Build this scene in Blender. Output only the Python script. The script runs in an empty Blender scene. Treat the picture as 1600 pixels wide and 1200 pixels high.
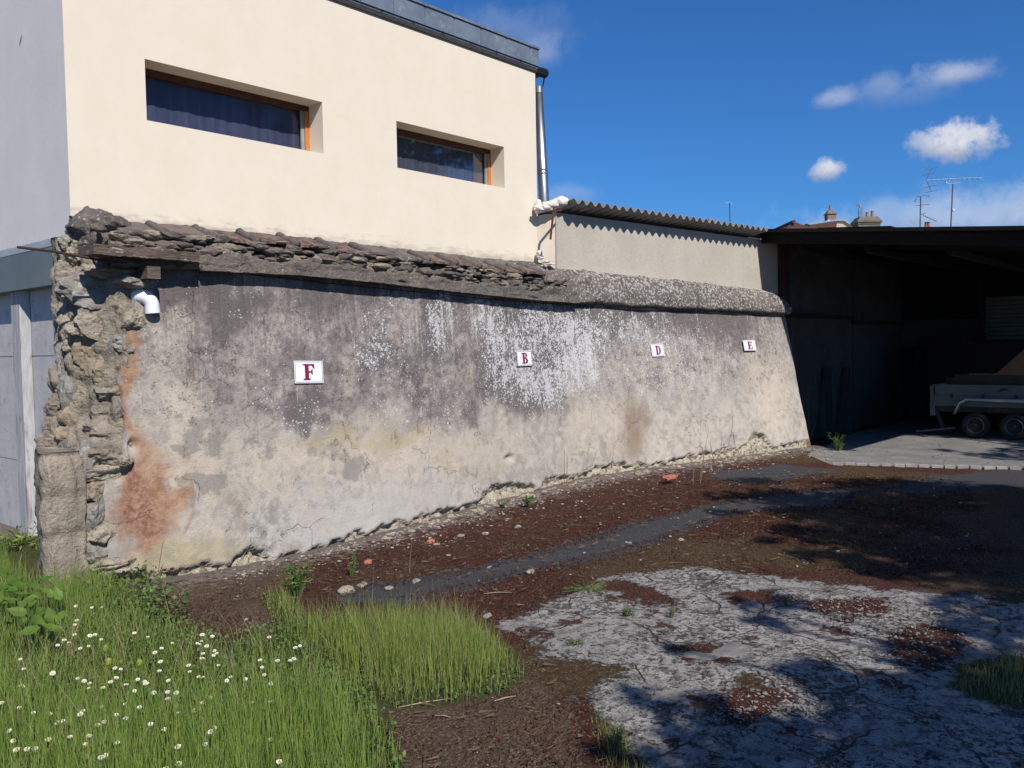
import bpy, bmesh, math, random
import numpy as np
from mathutils import Vector, noise, Matrix
random.seed(7); rng=np.random.default_rng(7)
S=bpy.context.scene
# ---------------------------------------------------------------- camera
FPX=1350.0; EYE=1.65
A_=math.radians(41.4); PT=math.atan(57/1350); RO=0.018
Fh=np.array([math.cos(A_),math.sin(A_),0]); Rh=np.array([math.sin(A_),-math.cos(A_),0]); Uz=np.array([0,0,1.])
FW=Fh*math.cos(PT)-Uz*math.sin(PT); U0=Uz*math.cos(PT)+Fh*math.sin(PT)
RI=Rh*math.cos(RO)-U0*math.sin(RO); UP=U0*math.cos(RO)+Rh*math.sin(RO)
CAM=np.array([0,0,EYE])
cd=bpy.data.cameras.new('camera'); cam=bpy.data.objects.new('camera',cd); S.collection.objects.link(cam)
M=Matrix(((RI[0],UP[0],-FW[0],0),(RI[1],UP[1],-FW[1],0),(RI[2],UP[2],-FW[2],EYE),(0,0,0,1)))
cam.matrix_world=M; cd.sensor_fit='HORIZONTAL'; cd.sensor_width=36; cd.lens=FPX/1600*36; cd.clip_start=.05; cd.clip_end=6000
S.camera=cam
# ---------------------------------------------------------------- sun and sky
SUN=np.array([.42,1.0,-1.0]); SUN/=np.linalg.norm(SUN)
sl=bpy.data.lights.new('sun','SUN'); sl.energy=4.9; sl.angle=math.radians(.53); sl.color=(1,.95,.87)
so=bpy.data.objects.new('sun',sl); S.collection.objects.link(so)
so.rotation_euler=Vector(SUN).to_track_quat('-Z','Y').to_euler()
S.view_settings.view_transform='Standard'; S.view_settings.look='None'; S.view_settings.gamma=1; S.view_settings.use_curve_mapping=False
S.view_settings.exposure=0.16
W=bpy.data.worlds.new('World'); S.world=W; W.use_nodes=True
# ---------------------------------------------------------------- node helpers
class NT:
    def __init__(s,tree): s.t=tree; tree.nodes.clear()
    def n(s,ty,**k):
        nd=s.t.nodes.new(ty)
        for a,b in k.items():
            if a=='ins':
                for i,v in b.items():
                    if hasattr(v,'is_linked') or hasattr(v,'links'): s.t.links.new(v,nd.inputs[i])
                    else: nd.inputs[i].default_value=v
            else: setattr(nd,a,b)
        return nd
    def m(s,op,a,b=0,c=0,clamp=False):
        return s.n('ShaderNodeMath',operation=op,use_clamp=clamp,ins={0:a,1:b,2:c}).outputs[0]
    def v(s,op,a,b=(0,0,0),sc=1):
        nd=s.n('ShaderNodeVectorMath',operation=op,ins={0:a,1:b,3:sc})
        return nd.outputs['Value'] if op in('DOT_PRODUCT','LENGTH') else nd.outputs[0]
    def noise(s,vec,scale,detail=4,rough=.6,dist=0):
        return s.n('ShaderNodeTexNoise',ins={'Vector':vec,'Scale':scale,'Detail':detail,'Roughness':rough,'Distortion':dist}).outputs[0]
    def vor(s,vec,scale,feat='F1',rand=1):
        return s.n('ShaderNodeTexVoronoi',feature=feat,ins={'Vector':vec,'Scale':scale,'Randomness':rand}).outputs[0]
    def ramp(s,x,lo,hi):
        return s.n('ShaderNodeMapRange',interpolation_type='SMOOTHSTEP',ins={0:x,1:lo,2:hi,3:0.,4:1.}).outputs[0]
    def mix(s,f,a,b,mode='MIX'):
        nd=s.n('ShaderNodeMix',data_type='RGBA',blend_type=mode,clamp_factor=True)
        for i,v in ((0,f),(6,a),(7,b)):
            if hasattr(v,'links'): s.t.links.new(v,nd.inputs[i])
            else: nd.inputs[i].default_value=(tuple(v)+(1,) if i and len(v)==3 else v) if i else v
        return nd.outputs[2]
    def attr(s,name): return s.n('ShaderNodeAttribute',attribute_name=name).outputs['Fac']
    def out(s,sh): s.t.links.new(sh,s.n('ShaderNodeOutputMaterial').inputs[0])
    def bsdf(s,col,rough=.9,h=None,bs=.5,bd=.01,spec=.3,**k):
        ins={'Base Color':col if hasattr(col,'links') else tuple(col)+(1,),'Roughness':rough,'Specular IOR Level':spec}
        ins.update(k)
        if h is not None: ins['Normal']=s.n('ShaderNodeBump',ins={'Strength':bs,'Distance':bd,'Height':h}).outputs[0]
        p=s.n('ShaderNodeBsdfPrincipled',ins=ins); return p.outputs[0]
def newmat(name):
    m=bpy.data.materials.new(name); m.use_nodes=True; return m,NT(m.node_tree)
def M_(name,c1,c2=None,sc=6,rough=.85,c3=None,sc3=40,amt3=.5,bump=.4,bd=.01,bsc=60,metal=0,spec=.3,stretch=(1,1,1),th3=.55):
    """mottled surface: two tones by large noise, third by fine noise, bumps"""
    m,t=newmat(name); co=t.n('ShaderNodeTexCoord').outputs['Object']
    g=t.v('MULTIPLY',co,stretch)
    c2=c2 or tuple(x*.75 for x in c1)
    n1=t.noise(g,sc,6,.65); col=t.mix(t.ramp(n1,.35,.65),c1,c2)
    if c3: col=t.mix(t.m('MULTIPLY',t.ramp(t.noise(g,sc3,5,.7),th3,th3+.1),amt3),col,c3)
    h=t.m('ADD',t.noise(g,bsc,4,.7),t.noise(g,bsc*.2,3,.6))
    t.out(t.bsdf(col,rough,h,bump,bd,spec,Metallic=metal)); return m
# world
t=NT(W.node_tree)
sky=t.n('ShaderNodeTexSky',sky_type='NISHITA',sun_disc=False,sun_elevation=math.asin(-SUN[2]),sun_rotation=math.atan2(-SUN[0],-SUN[1]),altitude=100,air_density=1.0,dust_density=.25,ozone_density=4.0).outputs[0]
SKYS=.070
d=t.n('ShaderNodeTexCoord').outputs['Generated']
dn=t.noise(d,9,6,.62); dn2=t.noise(d,34,7,.68)
col=t.mix(1.0,sky,(.37,.84,1.38,1),'MULTIPLY')
def skydir(px,py):
    v=FW+RI*(px-800)/FPX+UP*(600-py)/FPX; return v/np.linalg.norm(v)
clouds=[(1495,222,74,40,1.0,.0),(1530,210,40,30,.9,0),(1291,265,34,26,.95,0),(1488,118,50,22,.55,.5),(1303,156,34,16,.4,.5),(1380,136,34,18,.22,.5),(1425,150,60,22,.12,.5),(850,85,46,34,.28,.6),(790,50,110,40,.16,.6),(880,310,50,20,.2,.6),(1640,330,330,46,.42,.5),(1600,345,160,30,.25,.4)]
for px,py,rx,ry,st,soft in clouds:
    c=skydir(px,py); r_=np.cross(c,[0,0,1]); r_/=np.linalg.norm(r_); u_=np.cross(r_,c)
    x=t.m('MULTIPLY',t.v('DOT_PRODUCT',d,tuple(r_)),FPX/rx); y=t.m('MULTIPLY',t.v('DOT_PRODUCT',d,tuple(u_)),FPX/ry)
    y2=t.m('MULTIPLY',y,t.m('ADD',1.0,t.m('MULTIPLY',t.m('LESS_THAN',y,0.),.35)))
    rr=t.m('SQRT',t.m('ADD',t.m('MULTIPLY',x,x),t.m('MULTIPLY',y2,y2)))
    rr=t.m('ADD',rr,t.m('ADD',t.m('MULTIPLY',t.m('SUBTRACT',dn,.5),1.5),t.m('MULTIPLY',t.m('SUBTRACT',dn2,.5),1.5)))
    mk=t.m('SUBTRACT',1.0,t.ramp(rr,.42-.45*soft,1.0+.5*soft))
    mk=t.m('MULTIPLY',mk,t.m('GREATER_THAN',t.v('DOT_PRODUCT',d,tuple(c)),.5))
    shade=t.ramp(t.m('ADD',y,t.m('MULTIPLY',t.m('SUBTRACT',dn2,.5),3.)),-.8,.7)
    cc=t.mix(shade,(4.6,5.2,7.0),(9.6,9.9,10.8))
    col=t.mix(t.m('MULTIPLY',mk,st),col,cc)
bg=t.n('ShaderNodeBackground',ins={'Color':col,'Strength':SKYS})
t.t.links.new(bg.outputs[0],t.n('ShaderNodeOutputWorld').inputs[0])
# ---------------------------------------------------------------- geometry helpers
def ray(px,py): return FW+RI*(px-800)/FPX+UP*(600-py)/FPX
def onZ(px,py,z=0.): d=ray(px,py); return CAM+d*(z-EYE)/d[2]
def onY(px,py,Y): d=ray(px,py); return CAM+d*Y/d[1]
def onX(px,py,X): d=ray(px,py); return CAM+d*X/d[0]
def onD(px,py,D): return CAM+ray(px,py)*D
def onL(px,py,A,B):
    d=ray(px,py); n=np.array([A[1]-B[1],B[0]-A[0]]); return CAM+d*((n@np.array(A))/(n@d[:2]))
col_=S.collection
def fb(p,sc,o=4): return noise.fractal(Vector(p)*sc,1.0,2.0,o)
class MB:
    def __init__(s): s.v=[]; s.f=[]
    def add(s,vs,fs):
        b=len(s.v); s.v+= [tuple(map(float,p)) for p in vs]; s.f+=[tuple(b+i for i in f) for f in fs]; return s
    def box(s,lo,hi,R=None,c=None):
        x0,y0,z0=lo; x1,y1,z1=hi
        vs=[(x0,y0,z0),(x1,y0,z0),(x1,y1,z0),(x0,y1,z0),(x0,y0,z1),(x1,y0,z1),(x1,y1,z1),(x0,y1,z1)]
        if R is not None: vs=[tuple(R@Vector(p)+Vector(c)) for p in vs]
        return s.add(vs,[(0,3,2,1),(4,5,6,7),(0,1,5,4),(1,2,6,5),(2,3,7,6),(3,0,4,7)])
    def bar(s,a,b,w,h,up=(0,0,1)):
        a=np.array(a,float); b=np.array(b,float); d=b-a; L=np.linalg.norm(d); d/=L
        up=np.array(up,float)
        if abs(d@up)>.95: up=np.array([0,1.,0])
        x=np.cross(d,up); x/=np.linalg.norm(x); y=np.cross(x,d)
        c=[(-1,-1),(1,-1),(1,1),(-1,1)]
        vs=[a+x*w/2*i+y*h/2*j for i,j in c]+[b+x*w/2*i+y*h/2*j for i,j in c]
        return s.add(vs,[(0,1,2,3),(7,6,5,4),(0,4,5,1),(1,5,6,2),(2,6,7,3),(3,7,4,0)])
    def tube(s,pts,rad,n=8,caps=True):
        pts=[np.array(p,float) for p in pts]; k=len(pts)
        rad=[rad]*k if not hasattr(rad,'__len__') else rad
        vs=[];fs=[];pr=None
        for i,p in enumerate(pts):
            d=pts[min(i+1,k-1)]-pts[max(i-1,0)]; d/=np.linalg.norm(d)+1e-9
            if pr is None:
                pr=np.cross(d,[0,0,1]) if abs(d[2])<.9 else np.cross(d,[1,0,0])
            pr=pr-d*(pr@d); pr/=np.linalg.norm(pr); q=np.cross(d,pr)
            vs+=[p+rad[i]*(pr*math.cos(a)+q*math.sin(a)) for a in [2*math.pi*j/n for j in range(n)]]
        for i in range(k-1):
            fs+=[(i*n+j,i*n+(j+1)%n,(i+1)*n+(j+1)%n,(i+1)*n+j) for j in range(n)]
        if caps: fs+=[tuple(range(n))[::-1],tuple(range((k-1)*n,k*n))]
        return s.add(vs,fs)
    def lathe(s,c,axis,prof,n=24):
        """prof: (distance along axis, radius)"""
        ax=np.array(axis,float); ax/=np.linalg.norm(ax); x=np.cross(ax,[0,0,1]) if abs(ax[2])<.9 else np.cross(ax,[1,0,0]); x/=np.linalg.norm(x); y=np.cross(ax,x)
        vs=[];k=len(prof)
        for h,r in prof: vs+=[np.array(c)+ax*h+r*(x*math.cos(a)+y*math.sin(a)) for a in [2*math.pi*j/n for j in range(n)]]
        fs=[(i*n+j,i*n+(j+1)%n,(i+1)*n+(j+1)%n,(i+1)*n+j) for i in range(k-1) for j in range(n)]
        fs+=[tuple(range(n))[::-1],tuple(range((k-1)*n,k*n))]
        return s.add(vs,fs)
    def prism(s,poly,d):
        """closed polygon (3D points) extruded by vector d"""
        n=len(poly); d=np.array(d); vs=[np.array(p) for p in poly]+[np.array(p)+d for p in poly]
        return s.add(vs,[tuple(range(n))[::-1],tuple(range(n,2*n))]+[(i,(i+1)%n,n+(i+1)%n,n+i) for i in range(n)])
    def rock(s,c,size,seed,sub=3,nf=13,rough=.10):
        rr=random.Random(seed); pl=[]
        for i in range(nf):
            n=Vector((rr.gauss(0,1),rr.gauss(0,1),rr.gauss(0,1))).normalized(); pl.append((n,.72+.22*rr.random()))
        bm=bmesh.new(); bmesh.ops.create_icosphere(bm,subdivisions=sub,radius=1); vs=[]
        for v in bm.verts:
            p=v.co.normalized(); r=1.12
            for n,d in pl:
                q=p.dot(n)
                if q>1e-3: r=min(r,d/q)
            r*=1+rough*noise.fractal(p*2.2+Vector((seed,0,0)),1,2,4)+rough*.5*noise.noise(p*8+Vector((seed,3,0)))
            p=p*r; vs.append(Vector((p.x*size[0],p.y*size[1],p.z*size[2]))+Vector(c))
        s.add(vs,[tuple(v.index for v in f.verts) for f in bm.faces]); bm.free(); return s
    def stone(s,c,size,seed,rot=0,sub=2,rough=.35,blocky=.35):
        bm=bmesh.new(); bmesh.ops.create_icosphere(bm,subdivisions=sub,radius=1)
        R=Matrix.Rotation(rot,3,'Y')@Matrix.Rotation(seed*1.7,3,'Z')
        vs=[]
        for v in bm.verts:
            p=v.co.copy(); mx=max(abs(p.x),abs(p.y),abs(p.z)); p=p.lerp(p/mx*.82,blocky)
            k=1+rough*noise.fractal(p*1.1+Vector((seed*3.1,seed,0)),1,2,3)+(.12 if sub<3 else .07)*noise.noise(p*5+Vector((seed,0,0)))+(0 if sub<3 else .10*noise.hetero_terrain(p*2.3+Vector((0,seed,seed)),.6,2,4,.3)-.03)
            p=p*k; p=Vector((p.x*size[0],p.y*size[1],p.z*size[2])); p=R@p if rot or seed>1e3 else p
            vs.append(p+Vector(c))
        s.add(vs,[tuple(v.index for v in f.verts) for f in bm.faces]); bm.free(); return s
    def obj(s,name,mat,parent=None,smooth=False,label=None,attrs=None):
        me=bpy.data.meshes.new(name); v=np.array(s.v,dtype=float).reshape(-1,3)
        if parent is not None:
            w=Vector((0,0,0)); q=parent
            while q is not None: w+=q.location; q=q.parent
            v=v-np.array(w)
        me.from_pydata(v.tolist(),[],s.f)
        if attrs:
            for k,a in attrs.items():
                at=me.attributes.new(k,'FLOAT','POINT'); at.data.foreach_set('value',np.asarray(a,dtype=np.float32))
        me.materials.append(mat)
        if smooth: me.polygons.foreach_set('use_smooth',[True]*len(me.polygons))
        me.update(); o=bpy.data.objects.new(name,me); col_.objects.link(o)
        if parent is not None: o.parent=parent
        if label: o['label']=label
        return o
def thing(name,label,cat,loc=(0,0,0),group=None):
    o=bpy.data.objects.new(name,None); o.empty_display_size=.1; col_.objects.link(o); o.location=tuple(map(float,loc))
    return tag(o,label,cat,group)
def tag(o,label,cat,group=None,kind=None):
    o['label']=label; o['category']=cat
    if group: o['group']=group
    if kind: o['kind']=kind
    return o
def struct(o): o['kind']='structure'; return o
def interp(x,kn): return float(np.interp(x,[k[0] for k in kn],[k[1] for k in kn]))
# ---------------------------------------------------------------- plan curves of the old wall
KB=[(2.6,6.06),(2.78,6.06),(3.13,5.91),(4,5.86),(4.87,5.84),(5.8,5.92),(6.7,5.95),(7.96,6.0),(9.03,5.88),(10.33,5.7),(11.5,5.5),(12.95,5.30)]
KT=[(2.6,6.10),(3.2,6.08),(4.5,6.07),(6,6.14),(7.2,6.22),(8.4,6.26),(9.6,6.19),(11,6.02),(12.95,5.72)]
KC=[(2.6,2.26),(3.4,2.27),(4.2,2.275),(5,2.255),(6,2.215),(7.4,2.175),(9.6,2.145),(12.95,2.095)]   # underside of the coping
KG=[(2.6,.10),(2.8,.02),(3.6,0),(4.8,.02),(5.8,.04),(6.7,.07),(8,.10),(9.3,.09),(10.4,.07),(11.5,.05),(13,.03),(14,0)]
WX1=12.95
def wallY(X,z):
    zt=interp(X,KC); zg=interp(X,KG); k=max(0,min(1.05,(z-zg)/(zt-zg))); yb=interp(X,KB); yt=interp(X,KT)
    return yb+(yt-yb)*(k**.85)
# ---------------------------------------------------------------- ground
def inpoly(P,poly):
    x,y=P[:,0],P[:,1]; r=np.zeros(len(x),bool); n=len(poly)
    for i in range(n):
        x0,y0=poly[i]; x1,y1=poly[(i+1)%n]
        c=((y0>y)!=(y1>y))&(x<(x1-x0)*(y-y0)/((y1-y0) or 1e-9)+x0); r^=c
    return r
def sdist(P,poly):
    dmin=np.full(len(P),1e9); n=len(poly)
    for i in range(n):
        a=np.array(poly[i]); b=np.array(poly[(i+1)%n]); ab=b-a
        tt=np.clip(((P-a)@ab)/(ab@ab+1e-12),0,1); q=a+tt[:,None]*ab
        dmin=np.minimum(dmin,np.hypot(*(P-q).T))
    return np.where(inpoly(P,poly),dmin,-dmin)
def gpoly(pts): return [tuple(onZ(*p)[:2]) for p in pts]
SLAB=gpoly([(765,975),(830,950),(960,905),(1080,890),(1240,905),(1420,925),(1600,945),(1800,960),(1800,1330),(1330,1400),(1060,1330),(960,1150),(905,1095),(975,1075),(970,1045),(850,1030),(862,1012),(790,1000)])
ASPH=[gpoly([(540,925),(640,915),(760,890),(850,868),(930,845),(1000,820),(1100,795),(1210,775),(1330,762),(1300,790),(1150,800),(1020,842),(930,868),(820,890),(720,915),(640,935),(560,935)]),
      gpoly([(1380,768),(1460,748),(1600,738),(1640,752),(1500,765),(1440,775)]),gpoly([(1130,742),(1230,730),(1290,735),(1240,748),(1160,758)])]
FLOOR=gpoly([(1262,712),(1290,700),(1320,680),(1500,640),(1900,640),(1900,735),(1600,733),(1300,727)])
STRAW=[gpoly([(215,930),(300,905),(440,880),(470,930),(430,990),(330,990)]),gpoly([(620,1090),(820,1070),(900,1110),(950,1200),(1000,1400),(560,1400),(600,1200)])]
GRA=gpoly([(445,935),(480,975),(540,990),(650,990),(740,985),(790,1020),(812,1065),(790,1085),(700,1105),(620,1110),(560,1090),(455,1010),(410,940)])
GRB=[tuple(onZ(*p,0.)[:2]) for p in [(0,880),(60,885),(150,905),(215,940),(290,985),(360,1010),(430,985),(470,1010),(560,1090),(615,1150),(630,1230),(690,1500),(300,1700),(-400,1400),(-300,960)]]
GRC=gpoly([(925,1110),(960,1130),(1005,1190),(1070,1290),(1000,1300),(950,1220)])
GRD=gpoly([(1500,1040),(1560,1020),(1700,1030),(1700,1110),(1560,1110),(1480,1080)])
MOSSP=[gpoly([(1395,985),(1450,975),(1515,985),(1500,1030),(1440,1050),(1400,1020)]),gpoly([(930,915),(960,910),(1040,930),(1060,945),(1010,945)]),gpoly([(1130,930),(1200,925),(1210,940),(1150,945)]),
       gpoly([(1260,945),(1380,940),(1400,955),(1330,965),(1290,960)]),gpoly([(1060,1018),(1100,1010),(1140,1040),(1100,1042)]),gpoly([(1120,1110),(1170,1080),(1210,1090),(1190,1130),(1130,1150)]),gpoly([(800,985),(850,980),(860,1000),(815,1000)])]
def axis_pts(lo,hi,step,far):
    a=list(np.arange(lo,hi+1e-6,step)); g=step
    l=[lo]; 
    while l[-1]>-far: g*=1.25; l.append(l[-1]-g)
    g=step; r=[hi]
    while r[-1]<far: g*=1.25; r.append(r[-1]+g)
    return np.array(sorted(set(np.round(l[1:],5)))+a+r[1:])
gx=axis_pts(1.0,14.0,.035,900); gy=axis_pts(0.2,6.6,.035,900)
XX,YY=np.meshgrid(gx,gy,indexing='ij'); P=np.c_[XX.ravel(),YY.ravel()]
def npn(P,sc,seed=0,o=3):
    return np.array([noise.fractal(Vector((p[0]*sc+seed,p[1]*sc-seed,seed*.37)),1.0,2.0,o) for p in P])
near=(P[:,0]>.5)&(P[:,0]<20)&(P[:,1]>-2)&(P[:,1]<9)
n1=np.zeros(len(P)); n2=np.zeros(len(P)); n1[near]=npn(P[near],.9,3); n2[near]=npn(P[near],5,9,4)
def soft(d,w=.22): return np.clip(.5+d/w,0,1)
a_slab=np.zeros(len(P)); Q=P[near]
wob=n1[near]*.10
def A(f): 
    z=np.zeros(len(P)); z[near]=f; return z
s_=soft(sdist(Q,SLAB)+wob,.40)
for mp in MOSSP: s_=np.minimum(s_,1-soft(sdist(Q,mp)+.01+wob*.8,.34))
a_slab=A(s_)
a_asph=A(np.max([soft(sdist(Q,q)+wob*1.0+.13,.42) for q in ASPH],axis=0))
a_floor=A(soft(sdist(Q,FLOOR),.05)); a_floor=np.where((~near)&(P[:,0]>11)&(P[:,1]<9)&(P[:,0]<40)&(P[:,1]>-20),1,a_floor)
a_straw=A(np.max([soft(sdist(Q,q)+wob,.5) for q in STRAW],axis=0))
a_green=A(np.max([soft(sdist(Q,q)+wob,.3) for q in (GRA,GRB,GRC,GRD)],axis=0)); 
a_olive=A(np.clip(.5+n1[near]*1.1+ np.where((Q[:,1]<4.3),.12,-.35)-.8*soft(sdist(Q,SLAB)-.1,.3),0,1))
wy=np.interp(P[:,0],[k[0] for k in KB],[k[1] for k in KB]); zg=np.interp(P[:,0],[k[0] for k in KG],[k[1] for k in KG])
dw=wy-P[:,1]; a_deb=np.clip(1-dw/.9,0,1)*(P[:,0]<13.3)
zz=zg*np.clip(1-np.maximum(dw,0)/.8,0,1)**1.3*(P[:,0]<14)
back=np.clip((P[:,1]-6.05)/1.0,0,1)*(P[:,0]<2.78)*(P[:,0]>-6)*(P[:,1]<14); zz=np.maximum(zz,back*.19)
moss=(1-a_slab)*(1-a_asph)*(1-a_floor)
zz=zz+near*(moss*(.012+.010*n2)+a_slab*(.012+.004*n2)+.02*n1*(1-a_floor)*np.clip((5-P[:,1])/3,0,1))
zz=np.where((P[:,1]>6.7)&(P[:,0]>2.9),np.minimum(zz,0),zz)
b=MB(); b.v=np.c_[P,zz].tolist(); ny=len(gy); nx=len(gx)
ii=(np.arange(nx-1)[:,None]*ny+np.arange(ny-1)).ravel(); b.f=np.c_[ii,ii+ny,ii+ny+1,ii+1].tolist()
gm,t=newmat('yard_ground'); co=t.n('ShaderNodeTexCoord').outputs['Object']
nf=t.noise(co,14,6,.7); nl=t.noise(co,2.2,5,.6); nvf=t.noise(co,90,4,.75); nm=t.noise(co,34,5,.7)
wv=t.v('ADD',co,t.v('SCALE',t.n('ShaderNodeTexNoise',ins={'Vector':co,'Scale':5,'Detail':4}).outputs[1],sc=.16))
crk=t.vor(wv,2.1,'DISTANCE_TO_EDGE'); crk2=t.vor(t.v('ADD',wv,(3.3,1,0)),6.5,'DISTANCE_TO_EDGE'); crk3=t.vor(t.v('ADD',wv,(1.3,7,0)),17,'DISTANCE_TO_EDGE')
def thr(a,lo=.47,hi=.53,k=.9): return t.ramp(t.m('ADD',a,t.m('MULTIPLY',t.m('SUBTRACT',t.m('ADD',t.m('MULTIPLY',nf,.6),t.m('MULTIPLY',nm,.4)),.5),k)),lo,hi)
mossc=t.mix(t.ramp(nl,.35,.65),(.045,.014,.008),(.022,.009,.006))
mossc=t.mix(t.ramp(nm,.35,.75),mossc,(.085,.028,.015))
olive=t.mix(t.ramp(nm,.3,.7),(.036,.023,.009),(.085,.054,.021))
mossc=t.mix(t.m('MULTIPLY',thr(t.attr('olive'),.45,.75,1.3),.8),mossc,olive)
strc=t.mix(t.ramp(t.noise(t.v('MULTIPLY',co,(9,50,9)),3,4,.8),.4,.65),(.045,.027,.018),(.14,.095,.062))
c=t.mix(thr(t.attr('straw'),.4,.6),mossc,strc)
spk=t.ramp(t.m('ADD',t.m('SUBTRACT',.33,t.vor(co,48)),t.m('MULTIPLY',t.m('SUBTRACT',nl,.62),.5)),.0,.05)
c=t.mix(t.m('MULTIPLY',spk,.35),c,(.30,.26,.22))
debn=t.ramp(t.m('ADD',t.m('MULTIPLY',t.attr('debris'),.55),t.m('SUBTRACT',nf,.5)),.34,.5)
c=t.mix(t.m('MULTIPLY',debn,.55),c,t.mix(nm,(.12,.105,.095),(.36,.32,.28)))
asp=t.mix(t.ramp(nvf,.4,.7),(.040,.040,.045),(.075,.074,.08)); asp=t.mix(t.ramp(nvf,.68,.72),asp,(.28,.27,.26))
ma=thr(t.m('ADD',t.attr('asphalt'),t.m('MULTIPLY',t.m('SUBTRACT',t.noise(co,5,6,.7),.5),.8)),.46,.54,1.5); c=t.mix(ma,c,asp)
sl1=t.mix(t.ramp(nl,.3,.7),(.285,.265,.242),(.41,.385,.35)); sl1=t.mix(t.ramp(nf,.42,.72),sl1,(.115,.11,.108)); sl1=t.mix(t.ramp(nvf,.45,.75),sl1,(.42,.41,.40))
sl1=t.mix(t.m('MULTIPLY',t.ramp(t.noise(co,8,7,.78,.5),.50,.58),.7),sl1,(.12,.11,.10)); pit=t.ramp(t.m('ADD',nm,t.m('MULTIPLY',t.m('SUBTRACT',nl,.5),.5)),.54,.60); sl1=t.mix(t.m('MULTIPLY',pit,.8),sl1,(.06,.052,.048)); sl1=t.mix(t.m('MULTIPLY',t.ramp(t.noise(co,150,3,.8),.55,.62),.5),sl1,(.07,.065,.062))
cw=t.m('MULTIPLY',t.ramp(nl,.35,.6),1.0)
ck=t.m('MAXIMUM',t.m('MULTIPLY',t.m('SUBTRACT',1,t.ramp(crk,.002,.018)),t.ramp(t.noise(co,1.7,3,.6),.40,.5)),t.m('MULTIPLY',t.m('SUBTRACT',1,t.ramp(crk2,.003,.03)),t.m('MULTIPLY',t.ramp(nf,.50,.58),.9)))
ck=t.m('MAXIMUM',ck,t.m('MULTIPLY',t.m('SUBTRACT',1,t.ramp(crk3,.005,.06)),t.m('MULTIPLY',t.ramp(nm,.5,.6),t.ramp(nl,.48,.6))))
sl1=t.mix(t.m('MULTIPLY',ck,.9),sl1,(.05,.026,.018))
ms=thr(t.m('ADD',t.attr('slab'),t.m('MULTIPLY',t.m('SUBTRACT',t.noise(co,6,6,.7),.5),1.1)),.47,.53,1.6); ms=t.m('MULTIPLY',ms,t.m('SUBTRACT',1,t.m('MULTIPLY',t.ramp(t.noise(co,3.4,8,.78),.575,.60),.95)))
c=t.mix(ms,c,sl1)
fl=t.mix(t.ramp(nl,.3,.7),(.235,.228,.218),(.165,.16,.156)); fl=t.mix(t.ramp(nf,.5,.8),fl,(.29,.28,.26)); fl=t.mix(t.m('MULTIPLY',t.m('SUBTRACT',1,t.ramp(crk,.003,.014)),.8),fl,(.04,.035,.03))
c=t.mix(t.ramp(t.attr('floor'),.4,.6),c,fl)
gs=t.mix(t.ramp(nm,.3,.7),(.030,.040,.012),(.07,.065,.025)); c=t.mix(thr(t.attr('green'),.4,.6),c,gs)
h=t.m('ADD',t.m('MULTIPLY',nm,.8),t.m('MULTIPLY',nvf,.5)); h=t.m('SUBTRACT',h,t.m('MULTIPLY',ms,t.m('MULTIPLY',ck,1.4))); h=t.m('ADD',h,t.m('MULTIPLY',ms,.8)); h=t.m('SUBTRACT',h,t.m('MULTIPLY',t.m('MULTIPLY',ms,pit),.6))
t.out(t.bsdf(c,.92,h,.9,.02,.2))
struct(b.obj('ground',gm,smooth=True,attrs={'slab':a_slab,'asphalt':a_asph,'floor':a_floor,'straw':a_straw,'green':a_green,'olive':a_olive,'debris':a_deb}))
# row of pale edging stones at the hangar floor
ed=M_('edging_stone',(.34,.32,.29),(.24,.22,.2),4,.9)
b=MB(); p0=onZ(1300,727); p1=onZ(1640,736)
for i in range(17):
    q0=p0+(p1-p0)*(i/17+.002+.006*random.random()); q1=p0+(p1-p0)*((i+1)/17-.002-.008*random.random())
    b.bar(q0+[0,0,.005],q1+[0,0,.005],.09+.02*random.random(),.06+.02*random.random())
struct(b.obj('kerb',ed))
# ---------------------------------------------------------------- materials
cream,t=newmat('cream_render'); co=t.n('ShaderNodeTexCoord').outputs['Object']
sp=t.n('ShaderNodeSeparateXYZ',ins={0:co}).outputs
n1_=t.noise(co,3,6,.65); dirt=t.m('ADD',t.m('SUBTRACT',.13,sp[2]),t.m('MULTIPLY',t.m('SUBTRACT',t.noise(t.v('MULTIPLY',co,(2,2,7)),3.2,5,.65),.4),.34))
c=t.mix(t.ramp(n1_,.3,.7),(.715,.635,.52),(.685,.60,.485)); c=t.mix(t.m('MULTIPLY',t.ramp(t.noise(t.v('MULTIPLY',co,(6,6,.5)),2,4,.6),.55,.8),.18),c,(.6,.52,.43))
c=t.mix(t.m('MULTIPLY',t.ramp(dirt,.05,.2),.6),c,(.30,.25,.20))
t.out(t.bsdf(c,.93,t.noise(co,170,3,.7),.35,.004,.2))
grey_side=M_('grey_side_render',(.76,.715,.67),(.72,.675,.63),2,.93,bump=.3,bd=.004,bsc=170)
zinc=M_('zinc_sheet',(.23,.27,.31),(.17,.20,.24),3,.42,c3=(.36,.40,.44),sc3=14,amt3=.5,bump=.25,bd=.004,bsc=12,metal=.35,spec=.5)
teal=M_('zinc_green_grey',(.185,.215,.21),(.155,.18,.18),2.5,.55,bump=.12,bd=.003,bsc=14,metal=.15)
steel=M_('stainless_steel',(.66,.62,.55),(.55,.52,.46),6,.33,bump=.08,bd=.002,metal=1,spec=.5)
blackp=M_('black_plastic',(.012,.012,.014),rough=.5)
darkm=M_('dark_metal',(.03,.03,.033),(.05,.045,.04),20,.6)
rust=M_('rusty_iron',(.13,.045,.03),(.07,.028,.02),30,.8,bump=.6,bd=.003)
rustd=M_('dark_rusty_iron',(.008,.006,.006),(.012,.008,.007),20,.85,bump=.5,bd=.003)  # near-black tone carries the shade under the hangar roof
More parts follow.
